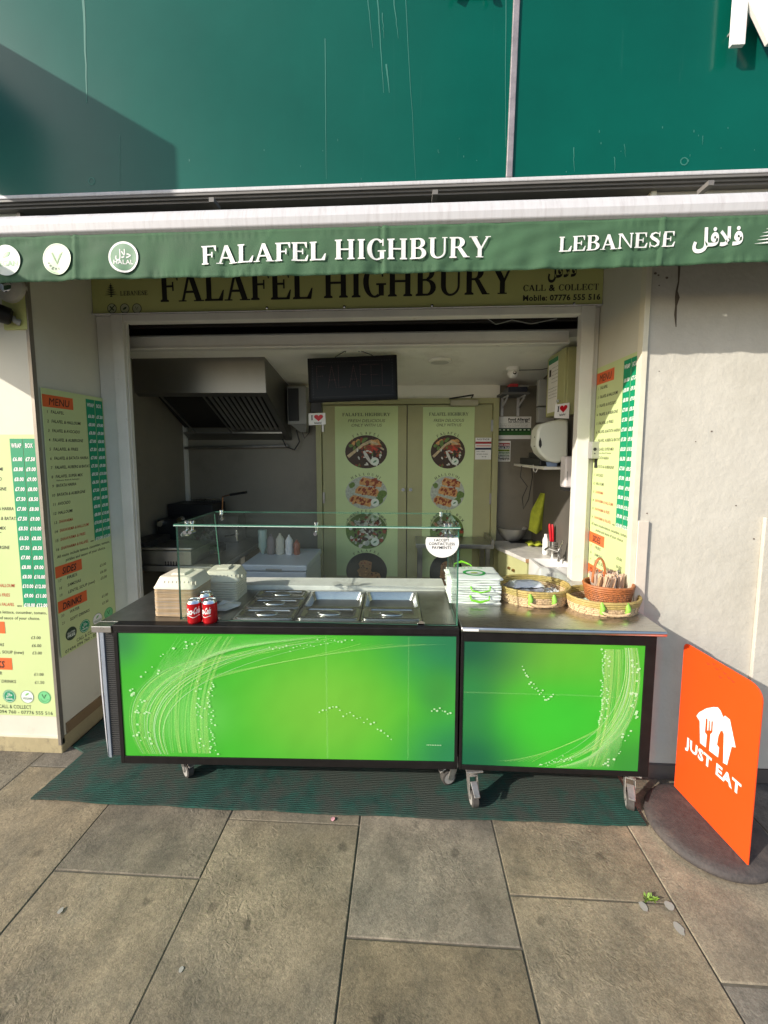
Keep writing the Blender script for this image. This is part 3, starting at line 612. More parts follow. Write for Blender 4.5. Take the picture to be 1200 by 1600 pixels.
# ------------------------------------------------------------------ menu boards
ITEMS = ['FALAFEL', 'FALAFEL & HALLOUMI', 'FALAFEL & AVOCADO', 'FALAFEL & AUBERGINE', 'FALAFEL & FRIES', 'FALAFEL & BATATA HARRA', 'FALAFEL, AUBERG & BATATA', 'FALAFEL SUPER MIX', 'BATATA HARRA', 'BATATA & AUBERGINE', 'AVOCADO', 'HALLOUMI', 'SHAWARMA', 'SHAWARMA & HALLOUMI', 'SHAWARMA & FRIES', 'SHAWARMA & FALAFEL']
WR = '6.00 8.00 8.00 7.00 7.50 7.00 7.50 8.50 6.50 7.50 7.00 8.00 8.00 10.00 9.00 10.00'.split()
BO = '7.50 9.00 9.00 8.00 8.50 8.00 9.00 10.00 8.00 8.50 8.00 9.00 10.00 12.00 11.00 12.00'.split()
def menu(o, ux, W, Hh, label, first=False):
    """o: top left corner of the board, ux: direction of reading, board hangs down."""
    o, ux = Vector(o), Vector(ux); n = ux.cross(Z_)          # towards the reader
    t = thing('menu_board', o - Z_ * Hh, label, 'menu board', 'pale green menu boards on the pillars')
    b = MB(); b.hexa([o - Z_ * Hh, o - Z_ * Hh + ux * W, o - Z_ * Hh + ux * W + n * .004, o - Z_ * Hh + n * .004], [o, o + ux * W, o + ux * W + n * .004, o + n * .004], board_g); b.build('board', t)
    at = lambda u, v, e=.0045: o + ux * (u * W) - Z_ * (v * Hh) + n * e
    quad = lambda mb, u0, v0, u1, v1, m, e: mb.poly([at(u0, v1, e), at(u1, v1, e), at(u1, v0, e), at(u0, v0, e)], m)
    for u0, u1 in ((.68, .835), (.841, .985)): b = MB(); quad(b, u0, .014, u1, .596, col_g, .005); b.build('price_column', t)
    for v0, u1, v1 in ((.022, .46, .066), (.652, .42, .695), (.785, .47, .829)): b = MB(); quad(b, 0, v0, u1, v1, orange, .005); b.build('heading_band', t)
    k = MB(); r_ = MB(); w_ = MB(); c = .0112 * Hh
    text(k, 'MENU', at(.24, .058, .006), ux, Z_, c * 2.4, print_k, 'c', width=W * .30, shear=.12)
    text(k, 'SIDES', at(.21, .687, .006), ux, Z_, c * 2.2, print_k, 'c', width=W * .22, bold=.02, shear=.12)
    text(k, 'DRINKS', at(.22, .821, .006), ux, Z_, c * 2.2, print_k, 'c', width=W * .30, bold=.02, shear=.12)
    for i, s in enumerate(ITEMS):
        v = .083 + i * .0338 + .0045; L = min(.60, .0235 * len(s) + .03) * W
        text(k, str(i + 1), at(.06, v), ux, Z_, c * .9, print_k, 'c', bold=.01, shear=.12)
        text(r_ if i >= 12 else k, s, at(.11, v), ux, Z_, c, print_r if i >= 12 else print_k, 'l', width=L, bold=.015, shear=.15)
        for x, pr in ((.757, WR[i]), (.912, BO[i])): text(w_, '£' + pr, at(x, v + .001, .006), ux, Z_, c * 1.1, print_w, 'c', width=W * (.115 if len(pr) < 5 else .135), bold=.04, shear=.12)
    text(w_, 'WRAP', at(.757, .044, .006), ux, Z_, c * 1.3, print_w, 'c', width=W * .125, bold=.03); text(w_, 'BOX', at(.912, .044, .006), ux, Z_, c * 1.3, print_w, 'c', width=W * .09, bold=.03)
    text(k, 'Halloumi, Batata & Aubergine', at(.12, .336), ux, Z_, c * .5, print_k, 'l', width=W * .36, bold=.01)
    text(k, 'NEW', at(.60, .597), ux, Z_, c * .5, print_k, 'l', width=W * .06, bold=.02)
    text(k, 'All mains include lettuce, cucumber, tomato,', at(.5, .622), ux, Z_, c * .95, print_k, 'c', width=W * .92, bold=.01, shear=.15)
    text(k, 'pickles and sauce of your choice.', at(.52, .643), ux, Z_, c * .95, print_k, 'c', width=W * .70, bold=.01, shear=.15)
    for num, s, v, pr in [('17', 'FRIES', .713, '3.00'), ('18', 'SAMOSAS', .742, '6.00'), ('19', 'LENTIL SOUP (new)', .769, '3.00'), ('20', 'WATER', .848, '1.00'), ('21', 'SOFT DRINKS', .878, '1.50')]:
        text(k, num, at(.06, v), ux, Z_, c * .9, print_k, 'c', shear=.12)
        text(k, s, at(.17, v), ux, Z_, c, print_k, 'l', width=W * min(.46, .028 * len(s) + .02), bold=.012, shear=.12)
        text(k, '£' + pr, at(.74, v), ux, Z_, c * .95, print_k, 'l', width=W * .12, bold=.01, shear=.12)
    text(k, 'CALL & COLLECT', at(.46, .974), ux, Z_, c * 1.2, print_dk, 'c', width=W * .42, bold=.012)
    text(k, '07494 094 760 - 07776 555 516', at(.5, .9935), ux, Z_, c * 1.1, print_dk, 'c', width=W * .88, bold=.012)
    k.build('lettering', t, kind='stuff'); r_.build('red_lettering', t, kind='stuff'); w_.build('price_lettering', t, kind='stuff')
    for i, u in enumerate((.17, .40, .63, .85)):
        q = at(u, .928, .005); b = MB(); r = .038
        if i == 0:
            b.disc(q, ux, Z_, r, print_dk); text(b, 'GLUTEN', q + Z_ * .002, ux, Z_, .011, lw, 'c', bold=.02, width=.05, off=.0008); text(b, 'FREE', q - Z_ * .018, ux, Z_, .016, lw, 'c', bold=.03, width=.052, off=.0008)
        elif i == 1:
            pts = [q + ux * (r * (1 + .05 * (-1) ** j)) * math.cos(6.283 * j / 36) + Z_ * (r * (1 + .05 * (-1) ** j)) * math.sin(6.283 * j / 36) for j in range(36)]; b.poly(pts, col_g); b.ring(q + n * .0005, ux, Z_, r * .88, r * .82, lw)
            text(b, HALAL, q + Z_ * .001, ux, Z_, .020, print_w, 'c', width=.036, bold=.02, off=.0008); text(b, 'HALAL', q - Z_ * .020, ux, Z_, .010, print_w, 'c', width=.040, bold=.03, off=.0008)
        elif i == 2:
            b.disc(q, ux, Z_, r, print_w); b.ring(q + n * .0005, ux, Z_, r * 1.0, r * .93, halal_g); text(b, 'VEGAN', q - Z_ * .016, ux, Z_, .013, halal_g, 'c', bold=.02, width=.054, off=.0008); leafp(b, q + Z_ * .015, ux, Z_, .015, leaf_g, .0008)
        else:
            b.disc(q, ux, Z_, r, mat('badge mid green', (.16, .52, .22), .5)); b.ring(q + n * .0005, ux, Z_, r * .93, r * .89, print_dk); vee(b, q + Z_ * .004, ux, Z_, r * .75, print_dk, .0008)
            for j in range(9):
                a = R(205 + j * 16); text(b, 'Vegetarian'[j], q + ux * r * .68 * math.cos(a) + Z_ * r * .68 * math.sin(a), ux * -math.sin(a) + Z_ * math.cos(a), ux * -math.cos(a) - Z_ * math.sin(a), .007, print_dk, 'c', off=.0008)
        b.build('badge', t)
    return t
zt = P(30, 679, YW).z; zb = P(60, 1118, YW).z; HB = zt - zb
xe = P(57, 700, YW).x
menu((xe + .006 - .46, YW - .0005, zt), X_, .46, HB, 'menu board on the sunlit front face of the left pillar, cut by the picture edge')
zl = PX(64, 606, XL).z; HL_ = zl - PX(85, 1032, XL).z
menu((XL + .0105, YW + .022, zl), Y_, .425, HL_, 'shaded menu board on the inner side of the left pillar')
zr = P(1003, 547, YW + .02).z
menu((XR - .0005, YR - .006, zr), -Y_, .425, HL_, 'menu board on the right side of the opening, half in sun')

# black bullet camera, lamp and its mounting board on the left pillar
q = P(22, 490, YW)
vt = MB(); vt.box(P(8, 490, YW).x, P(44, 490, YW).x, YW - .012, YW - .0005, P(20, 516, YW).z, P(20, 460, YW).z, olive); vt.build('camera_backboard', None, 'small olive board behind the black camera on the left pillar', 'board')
cm = thing('bullet_camera', q - Y_ * .02, 'black bullet security camera on the left pillar under the awning', 'security camera')
a = q + Vector((.02, -.03, -.03)); d = Vector((-.55, -.62, .18)).normalized()
b = MB(); b.tube([a, a + d * .01, a + d * .13, a + d * .15], [.030, .042, .050, .046], black, 20); b.build('housing', cm, smooth=40)
b = MB(); f_ = a + d * .1505; u = d.cross(Z_).normalized(); v = u.cross(d); b.ring(f_, u, v, .040, .028, flat('infrared ring', (.16, .15, .15), .4)); b.disc(f_ + d * .0005, u, v, .014, chrome, 16); b.build('lens', cm)
b = MB(); b.tube([q + Vector((.04, -.013, -.05)), q + Vector((.03, -.03, -.045)), a], [.018, .012, .014], grey_p, 12); b.build('bracket', cm, smooth=40)
q = P(22, 452, YW); b = MB(); b.tube([q - Y_ * .001, q - Y_ * .03, q - Y_ * .045], [.075, .072, .050], mat('aged white plastic', (.5, .48, .42), .5), 24); bl = b.build('round_wall_lamp', None, 'round off white wall lamp half hidden by the awning edge', 'wall lamp', smooth=40)
b = MB(); b.tube([q - Y_ * .0455, q - Y_ * .05], [.032, .026], chrome, 16); b.build('lens', bl, smooth=40)
b = MB(); b.tube([P(41, 440, YW - .002), P(42, 520, YW - .002)], .004, grey_p, 6); b.build('cable', None, 'thin cable down the left pillar beside the black camera', 'cable')

# ------------------------------------------------------------------ kiosk interior shell
CZF, CZB = 2.44, 2.285
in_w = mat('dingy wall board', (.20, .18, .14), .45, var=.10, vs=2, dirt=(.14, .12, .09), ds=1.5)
b = MB(); b.box(XL - .6, XR + .5, YR + .12, YB + .4, -.02, .0, mat('dark lino', (.06, .055, .05), .6)); b.build('kitchen_floor', kind='structure', label='dark kitchen floor inside the kiosk')
b = MB(); b.box(IL - .3, IR + .3, YB, YB + .1, 0, 2.9, in_w); b.build('back_wall', kind='structure', label='dull beige wall at the back of the kiosk')
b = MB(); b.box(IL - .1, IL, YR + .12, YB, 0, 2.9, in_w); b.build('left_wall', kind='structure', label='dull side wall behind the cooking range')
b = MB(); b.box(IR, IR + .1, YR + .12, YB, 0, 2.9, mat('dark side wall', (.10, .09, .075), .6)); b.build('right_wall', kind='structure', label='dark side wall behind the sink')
cw = mat('ceiling paint', (.84, .82, .73), .7, var=.05, vs=2, dirt=(.5, .47, .38), ds=2, dlo=.55, dhi=.9)
b = MB(); b.hexa([(IL, yb + .0605, CZF), (IR, yb + .0605, CZF), (IR, YB, CZB), (IL, YB, CZB)], [(IL, yb + .0605, CZF + .05), (IR, yb + .0605, CZF + .05), (IR, YB, CZB + .05), (IL, YB, CZB + .05)], cw); b.build('ceiling', kind='structure', label='cream white sloping ceiling of the kiosk')
b = MB(); b.box(IL, IR, YR + .16, YB + .4, 2.92, 3.0, dark); b.box(-4.2, 4.2, 2.0, 2.6, 2.935, 3.0, dark); b.build('roof_slab', kind='structure', label='dark slab over the kiosk')
b = MB(); b.box(-4.2, 4.2, YF + .121, 4.2, 3.001, 4.4, mat('brick upper wall', (.25, .2, .16), .8)); b.build('upper_building', None, 'upper storey of the building behind the green fascia', 'building')
b = MB(); b.box(IL + .0, IL + .03, YB - .03, YB - .001, .9, CZB - .02, white_p); b.build('corner_strip', None, 'pale plastic strip in the back left corner', 'trim strip')
b = MB(); b.box(IL + .001, IL + .02, 2.75, 2.79, .6, 2.0, steel_d); b.build('wall_strip', None, 'upright metal strip on the left inside wall', 'trim strip')
b = MB(); q = P(688, 578, 3.0); zc = CZF + (CZB - CZF) * (3.0 - yb) / (YB - yb)
b.lathe((q.x, 3.05, zc - .012), [(.075, 0), (.09, .004), (.09, .02)], cw, 28); dl = b.build('downlight', None, 'round unlit recessed light in the kiosk ceiling', 'ceiling light', smooth=40)
b = MB(); b.disc((q.x, 3.05, zc - .0125), X_, -Y_, .068, mat('lamp diffuser', (.55, .54, .48), .5)); b.build('diffuser', dl)
# dome camera
q = P(801, 588, 3.2); zc = CZF + (CZB - CZF) * (3.2 - yb) / (YB - yb)
dc = thing('dome_camera', (q.x, 3.2, zc), 'white turret camera under the ceiling at the right', 'security camera')
b = MB(); b.lathe((q.x, 3.2, zc - .02), [(.035, 0), (.05, .01), (.05, .03)], print_w, 20); b.build('mount', dc, smooth=40)
b = MB(); b.lathe((q.x, 3.19, zc - .075), [(.005, 0), (.026, .006), (.040, .022), (.044, .04), (.036, .06)], print_w, 20); b.build('ball', dc, smooth=180)
b = MB(); b.disc((q.x + .002, 3.148, zc - .04), X_, Z_, .014, black_m); b.build('lens', dc)
b = MB(); b.tube([(q.x + .03, 3.2, zc - .012), (q.x + .2, 3.15, zc - .02), (IR - .01, 3.05, zc - .01)], .003, black_m, 5); b.build('camera_cable', None, 'black cable running from the turret camera to the wall', 'cable')

# ------------------------------------------------------------------ back doors and posters
door_m = mat('olive cream door paint', (.37, .36, .18), .5, var=.08, vs=3, dirt=(.2, .17, .09), ds=3, dlo=.6, dhi=.85)
YD = YB - .04
dx = [P(503, 700, YD).x, P(636, 700, YD).x, P(769, 700, YD).x]; dz = P(640, 632, YD).z
df = thing('back_door_frame', (0, YD, 0), 'olive painted frame round the back doors', 'door frame')
b = MB(); b.box(dx[0] - .05, dx[0], YD - .02, YB - .001, 0, dz + .05, door_m); b.box(dx[2], dx[2] + .05, YD - .02, YB - .001, 0, dz + .05, door_m); b.box(dx[0], dx[2], YD - .02, YB - .001, dz + .002, dz + .05, door_m); b.build('architrave', df, bevel=.003)
b = MB(); b.box(IL + .03, dx[2] + .06, YB - .02, YB - .0005, dz + .052, CZB + .03, cw); b.build('frieze_board', df)
FB = {k: mat('food ' + k, c, .5, var=.35, vs=60) for k, c in dict(dark=(.05, .025, .012), bread=(.55, .42, .24), tomato=(.50, .05, .02), lettuce=(.12, .20, .04), sauce=(.62, .60, .52), grill=(.26, .05, .015), cheese=(.58, .30, .10), plate=(.42, .46, .38), night=(.012, .013, .014), ball=(.36, .17, .06)).items()}
def blob(mb, c, rx, rz, m, off, a=0, n=11):
    ca, sa = math.cos(R(a)), math.sin(R(a)); pts = []
    for i in range(n):
        q_ = 6.28318 * i / n; k_ = rnd.uniform(.8, 1.12); x, z = rx * k_ * math.cos(q_), rz * k_ * math.sin(q_)
        pts.append(Vector(c) + X_ * (x * ca - z * sa) + Z_ * (x * sa + z * ca) - Y_ * off)
    mb.poly(pts, m)
def inside(x, z): return x * x + z * z < .80
def food(mb, c, rx, rz, kind):
    c = Vector(c); e = [.0008]
    def B(x, z, a_, b__, m, ang=0):
        e[0] += .00012
        if x * x + z * z > 1: return
        k_ = math.hypot(x, z); lim = max(.03, 1 - k_)
        blob(mb, c + X_ * x * rx + Z_ * z * rz, min(a_, lim) * rx if a_ < .5 else a_ * rx, min(b__, lim) * rz if b__ < .5 else b__ * rz, FB[m], e[0], ang)
    mb.disc(c - Y_ * .0005, X_, Z_, rx, FB[{'wrap': 'dark', 'halloumi': 'plate', 'box': 'lettuce', 'balls': 'night'}[kind]], 32, rz)
    r = random.Random(3)
    if kind == 'wrap':
        for _ in range(26): B(r.uniform(-.85, .1), r.uniform(.15, .75), .13, .10, r.choice(['lettuce', 'lettuce', 'grill', 'cheese']), r.uniform(0, 90))
        for _ in range(10): B(r.uniform(.2, .8), r.uniform(.3, .8), .16, .12, r.choice(['grill', 'cheese', 'lettuce']))
        mb.ribbon(c - Y_ * .0065, X_, Z_, [(-.86 * rx, -.30 * rz), (-.5 * rx, .06 * rz), (-.15 * rx, .42 * rz), (.18 * rx, .62 * rz), (.5 * rx, .48 * rz), (.84 * rx, .12 * rz)], [.16 * rx, .13 * rx, .12 * rx, .14 * rx, .12 * rx, .07 * rx], FB['bread'])
        e[0] = .007
        for _ in range(14): B(r.uniform(-.1, .75), r.uniform(-.1, .35), .18, .09, r.choice(['tomato', 'tomato', 'grill']), r.uniform(-30, 10))
        for _ in range(42): B(r.uniform(-.5, .8), r.uniform(-.85, .1), .09, .05, r.choice(['sauce', 'sauce', 'lettuce', 'grill', 'dark']), r.uniform(0, 180))
        mb.ribbon(c - Y_ * (e[0] + .002), X_, Z_, [(-.1 * rx, .05 * rz), (.0, -.2 * rz), (.12 * rx, -.45 * rz), (.3 * rx, -.75 * rz)], [.1 * rx, .16 * rx, .14 * rx, .07 * rx], FB['sauce'])
        e[0] += .002
    elif kind == 'halloumi':
        for x, z in ((-.7, .45), (.75, -.1), (.62, -.45)): B(x, z, .4, .24, 'lettuce', 30)
        for (x, z, a_) in ((.25, .62, -8), (.05, .08, -12), (-.25, -.5, -16)):
            ca, sa = math.cos(R(a_)), math.sin(R(a_))
            pts = [(-.55, -.22), (.5, -.22), (.55, .1), (.45, .25), (-.45, .25), (-.58, .0)]
            e[0] += .0002; hp = [(x + p * ca - q_ * sa, z + p * sa + q_ * ca) for p, q_ in pts]
            hp = [(p / max(1, math.hypot(p, q_) / .97), q_ / max(1, math.hypot(p, q_) / .97)) for p, q_ in hp]
            mb.poly([c + X_ * p * rx + Z_ * q_ * rz - Y_ * e[0] for p, q_ in hp], FB['cheese'])
            for k_ in range(16): B(x + r.uniform(-.45, .45), z + r.uniform(-.16, .2), .11, .07, 'grill', 50)
            for k_ in range(7): B(x + r.uniform(-.4, .4), z + r.uniform(-.16, .16), .05, .07, 'cheese', 40)
    elif kind == 'box':
        for _ in range(150): B(*(lambda a_, k_: (k_ * math.cos(a_), k_ * math.sin(a_)))(r.uniform(0, 6.28), r.uniform(0, .92)), r.uniform(.07, .15), r.uniform(.06, .12), r.choice(['sauce', 'sauce', 'dark', 'grill', 'lettuce', 'plate', 'dark']), r.uniform(0, 180))
    else:
        for (x, z) in ((-.45, -.62), (.45, -.62), (0, -.55), (-.1, -.05), (.32, -.28), (-.05, .32)):
            B(x, z, .34, .30, 'ball')
            for _ in range(9): B(x + r.uniform(-.24, .24), z + r.uniform(-.2, .2), .05, .04, r.choice(['cheese', 'grill', 'dark', 'ball']))
    q_ = c + X_ * .42 * rx - Z_ * .58 * rz - Y_ * (e[0] + .0006); mb.disc(q_, X_, Z_, .20 * rx, lw, 14); leafp(mb, q_ - Y_ * .0006, X_, Z_, .11 * rx, halal_g, .0)
def poster(x0, x1, y_top, label, cxs):
    a = P(x0, y_top, YD - .003); c = P(x1, y_top, YD - .003); W = c.x - a.x; t = thing('door_poster', Vector((a.x, YD - .003, 0)), label, 'poster', 'tall pale green food posters on the back doors')
    b = MB(); b.box(a.x, c.x, YD - .0035, YD - .0005, .55, a.z, mat('poster green', (.56, .68, .33), .5, var=.04)); b.build('sheet', t)
    cx = (a.x + c.x) / 2; Yp = YD - .004; k = MB(); zz = lambda py: P(600, py, Yp).z
    o = lambda py: Vector((cx, Yp, zz(py)))
    serif(k, 'FALAFEL HIGHBURY', o(650), X_, Z_, .028, print_dk, 'c', width=W * .76)
    text(k, 'FRESH DELICIOUS', o(659.5), X_, Z_, .026, print_dk, 'c', width=W * .58, shear=.2); text(k, 'ONLY WITH US', o(666.5), X_, Z_, .026, print_dk, 'c', width=W * .48, shear=.2)
    sp = [(706, 26, 'wrap', 'FALAFEL'), (770, 26, 'halloumi', 'HALLOUMI'), (830, 28, 'box', 'FALAFEL BOX'), (893, 29, 'balls', 'FALAFEL')]
    for py, rr, kind, nm in sp:
        rz_ = (zz(py - rr) - zz(py + rr)) / 2; rx_ = W * .335; cc = Vector((cx - .003, Yp, zz(py)))
        serif_arc(k, nm, cc, X_, Z_, rx_ * 1.04, rz_ * 1.05, .022, print_dk, 11 * len(nm))
        pm = MB(); food(pm, cc, rx_, rz_, kind); pm.build('food_picture', t)
    k.build('lettering', t, kind='stuff'); return t
leaf = []
for i in range(2):
    a, c = dx[i] + .004, dx[i + 1] - .004
    t = thing('back_door', ((a + c) / 2, YD, 0), ['left back door leaf, olive, with a food poster and hanging sign in front', 'right back door leaf, olive, with a door closer at its top'][i], 'door', 'pair of olive back doors')
    b = MB(); b.box(a, c, YD, YD + .035, .01, dz - .003, door_m); b.build('leaf', t, bevel=.003)
    for hz in (.5, 1.28, 1.93): b = MB(); b.box(c - .012 if i else a, (c + .012) if i else a + .018, YD - .012, YD - .0005, hz - .05, hz + .05, steel_d); b.build('hinge', t)
    b = MB(); b.tube([(a + .03 if i else c - .03, YD - .0005, 1.36), (a + .03 if i else c - .03, YD - .03, 1.36)], .016, chrome, 12); b.build('lock', t)
dk = bpy.data.objects['back_door.001']
q0, q1 = P(704, 632, YD - .05), P(747, 632, YD - .05)
b = MB(); b.box(q0.x, q1.x, YD - .06, YD - .001, P(704, 634, YD - .05).z, P(704, 625, YD - .05).z, mat('door closer', (.40, .37, .26), .5)); cl = b.build('door_closer', dk, bevel=.004)
b = MB(); b.tube([P(702, 623, YD - .06), P(740, 617, YD - .14), P(737, 621, YD - .05)], .007, black_m, 6); b.build('arm', cl)
poster(523, 622, 635, 'tall food poster on the left back door, under the black hanging sign', None)
poster(661, 742, 636, 'tall food poster on the right back door, behind the steel table', None)
# three small notices
def notice(name, x0, y0, x1, y1, Y, label, rows, base=print_w, group=None):
    a, c = P(x0, y0, Y), P(x1, y1, Y); t = thing(name, (a.x, Y, c.z), label, 'notice', group)
    b = MB(); b.box(a.x, c.x, Y - .002, Y, c.z, a.z, base); b.build('sheet', t)
    W, Hh = c.x - a.x, a.z - c.z; b = MB(); k = MB()
    for (u0, v0, u1, v1, m, tx, tm, bd) in rows:
        if m: b.poly([(a.x + u * W, Y - .0025, a.z - v * Hh) for u, v in ((u0, v1), (u1, v1), (u1, v0), (u0, v0))], m)
        if tx: text(k, tx, (a.x + u0 * W + .01 * W, Y - .003, a.z - (v1 - .15 * (v1 - v0)) * Hh), X_, Z_, (v1 - v0) * Hh * .66, tm, 'l', width=(u1 - u0) * W * .96, bold=bd)
    if b.v: b.build('bands', t, kind='stuff')
    if k.v: k.build('lettering', t, kind='stuff')
    return t
gd = flat('notice green', (.03, .13, .02), .5); gdk = flat('notice dark green', (.01, .05, .015), .5); nav = flat('notice navy', (.01, .015, .05), .5); yg = flat('notice lime', (.22, .32, .03), .5)
fa = notice('allergy_notice', 778, 651, 829, 686, YB - .002, 'green and white Food Allergy notice on the dark back wall', [
    (.30, .04, .97, .20, None, 'Food Allergy?', print_k, .05), (.30, .18, .97, .28, None, 'Ask before you eat...', print_k, .04), (.05, .30, .92, .35, None, 'If you have a food allergy or special dietary', print_k, .0),
    (.05, .37, .92, .42, None, 'need please speak to a member of our staff', print_k, .0), (.05, .43, .92, .48, None, 'about the ingredients in your meal', print_k, .0), (0, .51, 1, .67, gdk, None, None, 0), (0, .67, 1, .83, gd, None, None, 0)])
b = MB(); a = P(778, 651, YB - .002); c = P(829, 686, YB - .002)
for i in range(8): b.disc((a.x + (c.x - a.x) * (.07 + .123 * i), YB - .006, a.z + (c.z - a.z) * .59), X_, Z_, .011, lg, 8, .006)
b.build('allergen_icons', fa, kind='stuff')
notice('cleaning_notice', 773, 689, 797, 721, YB - .002, 'small notice of coloured bars on the dark back wall below the allergy notice', [
    (.22, .10, .95, .24, flat('notice red', (.35, .02, .02), .5), 'Raw meat', print_w, .02), (.22, .26, .95, .38, nav, 'Raw fish', print_w, .02), (.22, .41, .95, .52, yg, 'Cooked meats', print_k, .02), (.22, .55, .95, .67, gd, 'Salads & fruits', print_w, .02), (.22, .70, .95, .82, gdk, 'Vegetables', print_w, .02), (.22, .84, .95, .95, print_k, 'Bakery & dairy', print_w, .02)])
notice('prices_notice', 743, 684, 767, 718, YD - .001, 'small white notice with red and blue bars on the right back door', [
    (.08, .02, .9, .12, None, 'NOTICE', print_k, .02), (0, .18, 1, .28, flat('notice red', (.35, .02, .02), .5), None, None, 0), (.05, .34, .95, .40, flat('notice pink', (.7, .35, .3), .5), None, None, 0), (0, .46, 1, .55, nav, None, None, 0), (.08, .6, .6, .66, None, '101 1001', print_k, .02), (.08, .72, .8, .78, None, '0120 0120', print_k, .02), (.4, .84, .7, .9, None, '010', print_k, .02)])

# ------------------------------------------------------------------ door mat
def carpet_mat():
    m = mat('green ribbed carpet', (.007, .054, .039), .95, var=.35, vs=14, dirt=(.034, .046, .036), ds=2.6, dlo=.44, dhi=.56)
    n = m.node_tree.nodes; l = m.node_tree.links; b = n['Principled BSDF']; tc = n.new('ShaderNodeTexCoord')
    wv = n.new('ShaderNodeTexWave'); wv.bands_direction = 'Y'; wv.inputs['Scale'].default_value = 30; wv.inputs['Distortion'].default_value = 3; l.new(tc.outputs['Object'], wv.inputs['Vector'])
    nz = n.new('ShaderNodeTexNoise'); nz.inputs['Scale'].default_value = 420; l.new(tc.outputs['Object'], nz.inputs['Vector'])
    ad = n.new('ShaderNodeMath'); ad.operation = 'MULTIPLY_ADD'; l.new(nz.outputs[0], ad.inputs[0]); ad.inputs[1].default_value = 1.3; l.new(wv.outputs[0], ad.inputs[2])
    bp = n.new('ShaderNodeBump'); bp.inputs['Strength'].default_value = .8; bp.inputs['Distance'].default_value = .003; l.new(ad.outputs[0], bp.inputs['Height']); l.new(bp.outputs[0], b.inputs['Normal'])
    return m
b = MB(); cpm = carpet_mat()
out = [(-1.822, 1.692), (-1.3, 1.689), (-.25, 1.690), (.5, 1.698), (1.108, 1.706), (1.12, 1.99), (XR - .02, 2.02), (XR - .02, 2.5), (XL + .03, 2.5), (XL + .03, 2.03), (-1.80, 1.99), (-1.81, 1.85)]
out2 = []
for (x0_, y0_), (x1_, y1_) in zip(out, out[1:] + out[:1]):
    m_ = max(1, int(math.hypot(x1_ - x0_, y1_ - y0_) / .03))
    out2 += [(x0_ + (x1_ - x0_) * k / m_ + rnd.uniform(-.0015, .0015), y0_ + (y1_ - y0_) * k / m_ + rnd.uniform(-.0018, .0018) + .003 * math.sin(k * .35)) for k in range(m_)]
b.prism([(x, y, .0012) for x, y in out2], (0, 0, .0095), cpm)
b.build('carpet_mat', None, 'worn dark green ribbed carpet strip lying under the counters', 'carpet', bevel=.002)

# ------------------------------------------------------------------ counters
def panel_mat(name, x0, x1, z0, z1, mirror):
    """printed green: a soft field of leaf, lime and teal greens laid out across the sheet."""
    m = bpy.data.materials.new(name); m.use_nodes = True; n = m.node_tree.nodes; l = m.node_tree.links; b = n['Principled BSDF']
    b.inputs['Roughness'].default_value = .28; b.inputs['Specular IOR Level'].default_value = .4
    tc = n.new('ShaderNodeNewGeometry'); mp = n.new('ShaderNodeMapping'); mp.vector_type = 'POINT'
    mp.inputs['Location'].default_value = (-x0 / (x1 - x0), 0, -z0 / (z1 - z0)); mp.inputs['Scale'].default_value = (1 / (x1 - x0), 0, 1 / (z1 - z0))
    l.new(tc.outputs['Position'], mp.inputs[0])
    def spot(cx, cz, r, aspect):
        s = n.new('ShaderNodeMapping'); s.inputs['Location'].default_value = (-cx * aspect, 0, -cz); s.inputs['Scale'].default_value = (aspect, 1, 1); l.new(mp.outputs[0], s.inputs[0])
        d = n.new('ShaderNodeVectorMath'); d.operation = 'LENGTH'; l.new(s.outputs[0], d.inputs[0])
        r_ = n.new('ShaderNodeMapRange'); r_.interpolation_type = 'SMOOTHERSTEP'; r_.inputs[1].default_value = 0; r_.inputs[2].default_value = r; r_.inputs[3].default_value = 1; r_.inputs[4].default_value = 0; l.new(d.outputs['Value'], r_.inputs[0])
        return r_.outputs[0]
    cur = (.045, .36, .024, 1)
    if mirror: L = [((.40, 1.0, .8, .9), (.11, .36, .03, 1)), ((.0, 1.0, .85, 1.3), (.010, .085, .042, 1)), ((.0, .0, .85, 1.3), (.008, .10, .045, 1)), ((.0, .5, .5, 1.6), (.02, .17, .045, 1)), ((.55, .38, .6, 1.1), (.035, .40, .025, 1)), ((1, .0, .5, 1.2), (.03, .22, .03, 1))]
    else: L = [((.0, .95, .35, 2.6), (.03, .20, .05, 1)), ((.62, .42, .80, 2.0), (.13, .40, .035, 1)), ((.17, .35, .45, 1.8), (.11, .44, .07, 1)), ((1.0, 1.0, .75, 2.2), (.018, .16, .065, 1)), ((1.02, .0, .70, 2.4), (.018, .17, .060, 1)), ((.95, .55, .30, 3), (.04, .24, .04, 1))]
    prev = None
    for (a, c) in L:
        mx = n.new('ShaderNodeMix'); mx.data_type = 'RGBA'; l.new(spot(*a), mx.inputs[0])
        if prev is None: mx.inputs[6].default_value = cur
        else: l.new(prev, mx.inputs[6])
        mx.inputs[7].default_value = c; prev = mx.outputs[2]
    l.new(prev, b.inputs['Base Color'])
    nz = n.new('ShaderNodeTexNoise'); nz.inputs['Scale'].default_value = 3; l.new(tc.outputs['Position'], nz.inputs['Vector'])
    bp = n.new('ShaderNodeBump'); bp.inputs['Strength'].default_value = .45; bp.inputs['Distance'].default_value = .03; l.new(nz.outputs[0], bp.inputs['Height']); l.new(bp.outputs[0], b.inputs['Normal'])
    return m
def film(name, c, a):
    m = bpy.data.materials.new(name); m.use_nodes = True; b = m.node_tree.nodes['Principled BSDF']
    b.inputs['Base Color'].default_value = (*c, 1); b.inputs['Alpha'].default_value = a; b.inputs['Roughness'].default_value = .3; return m
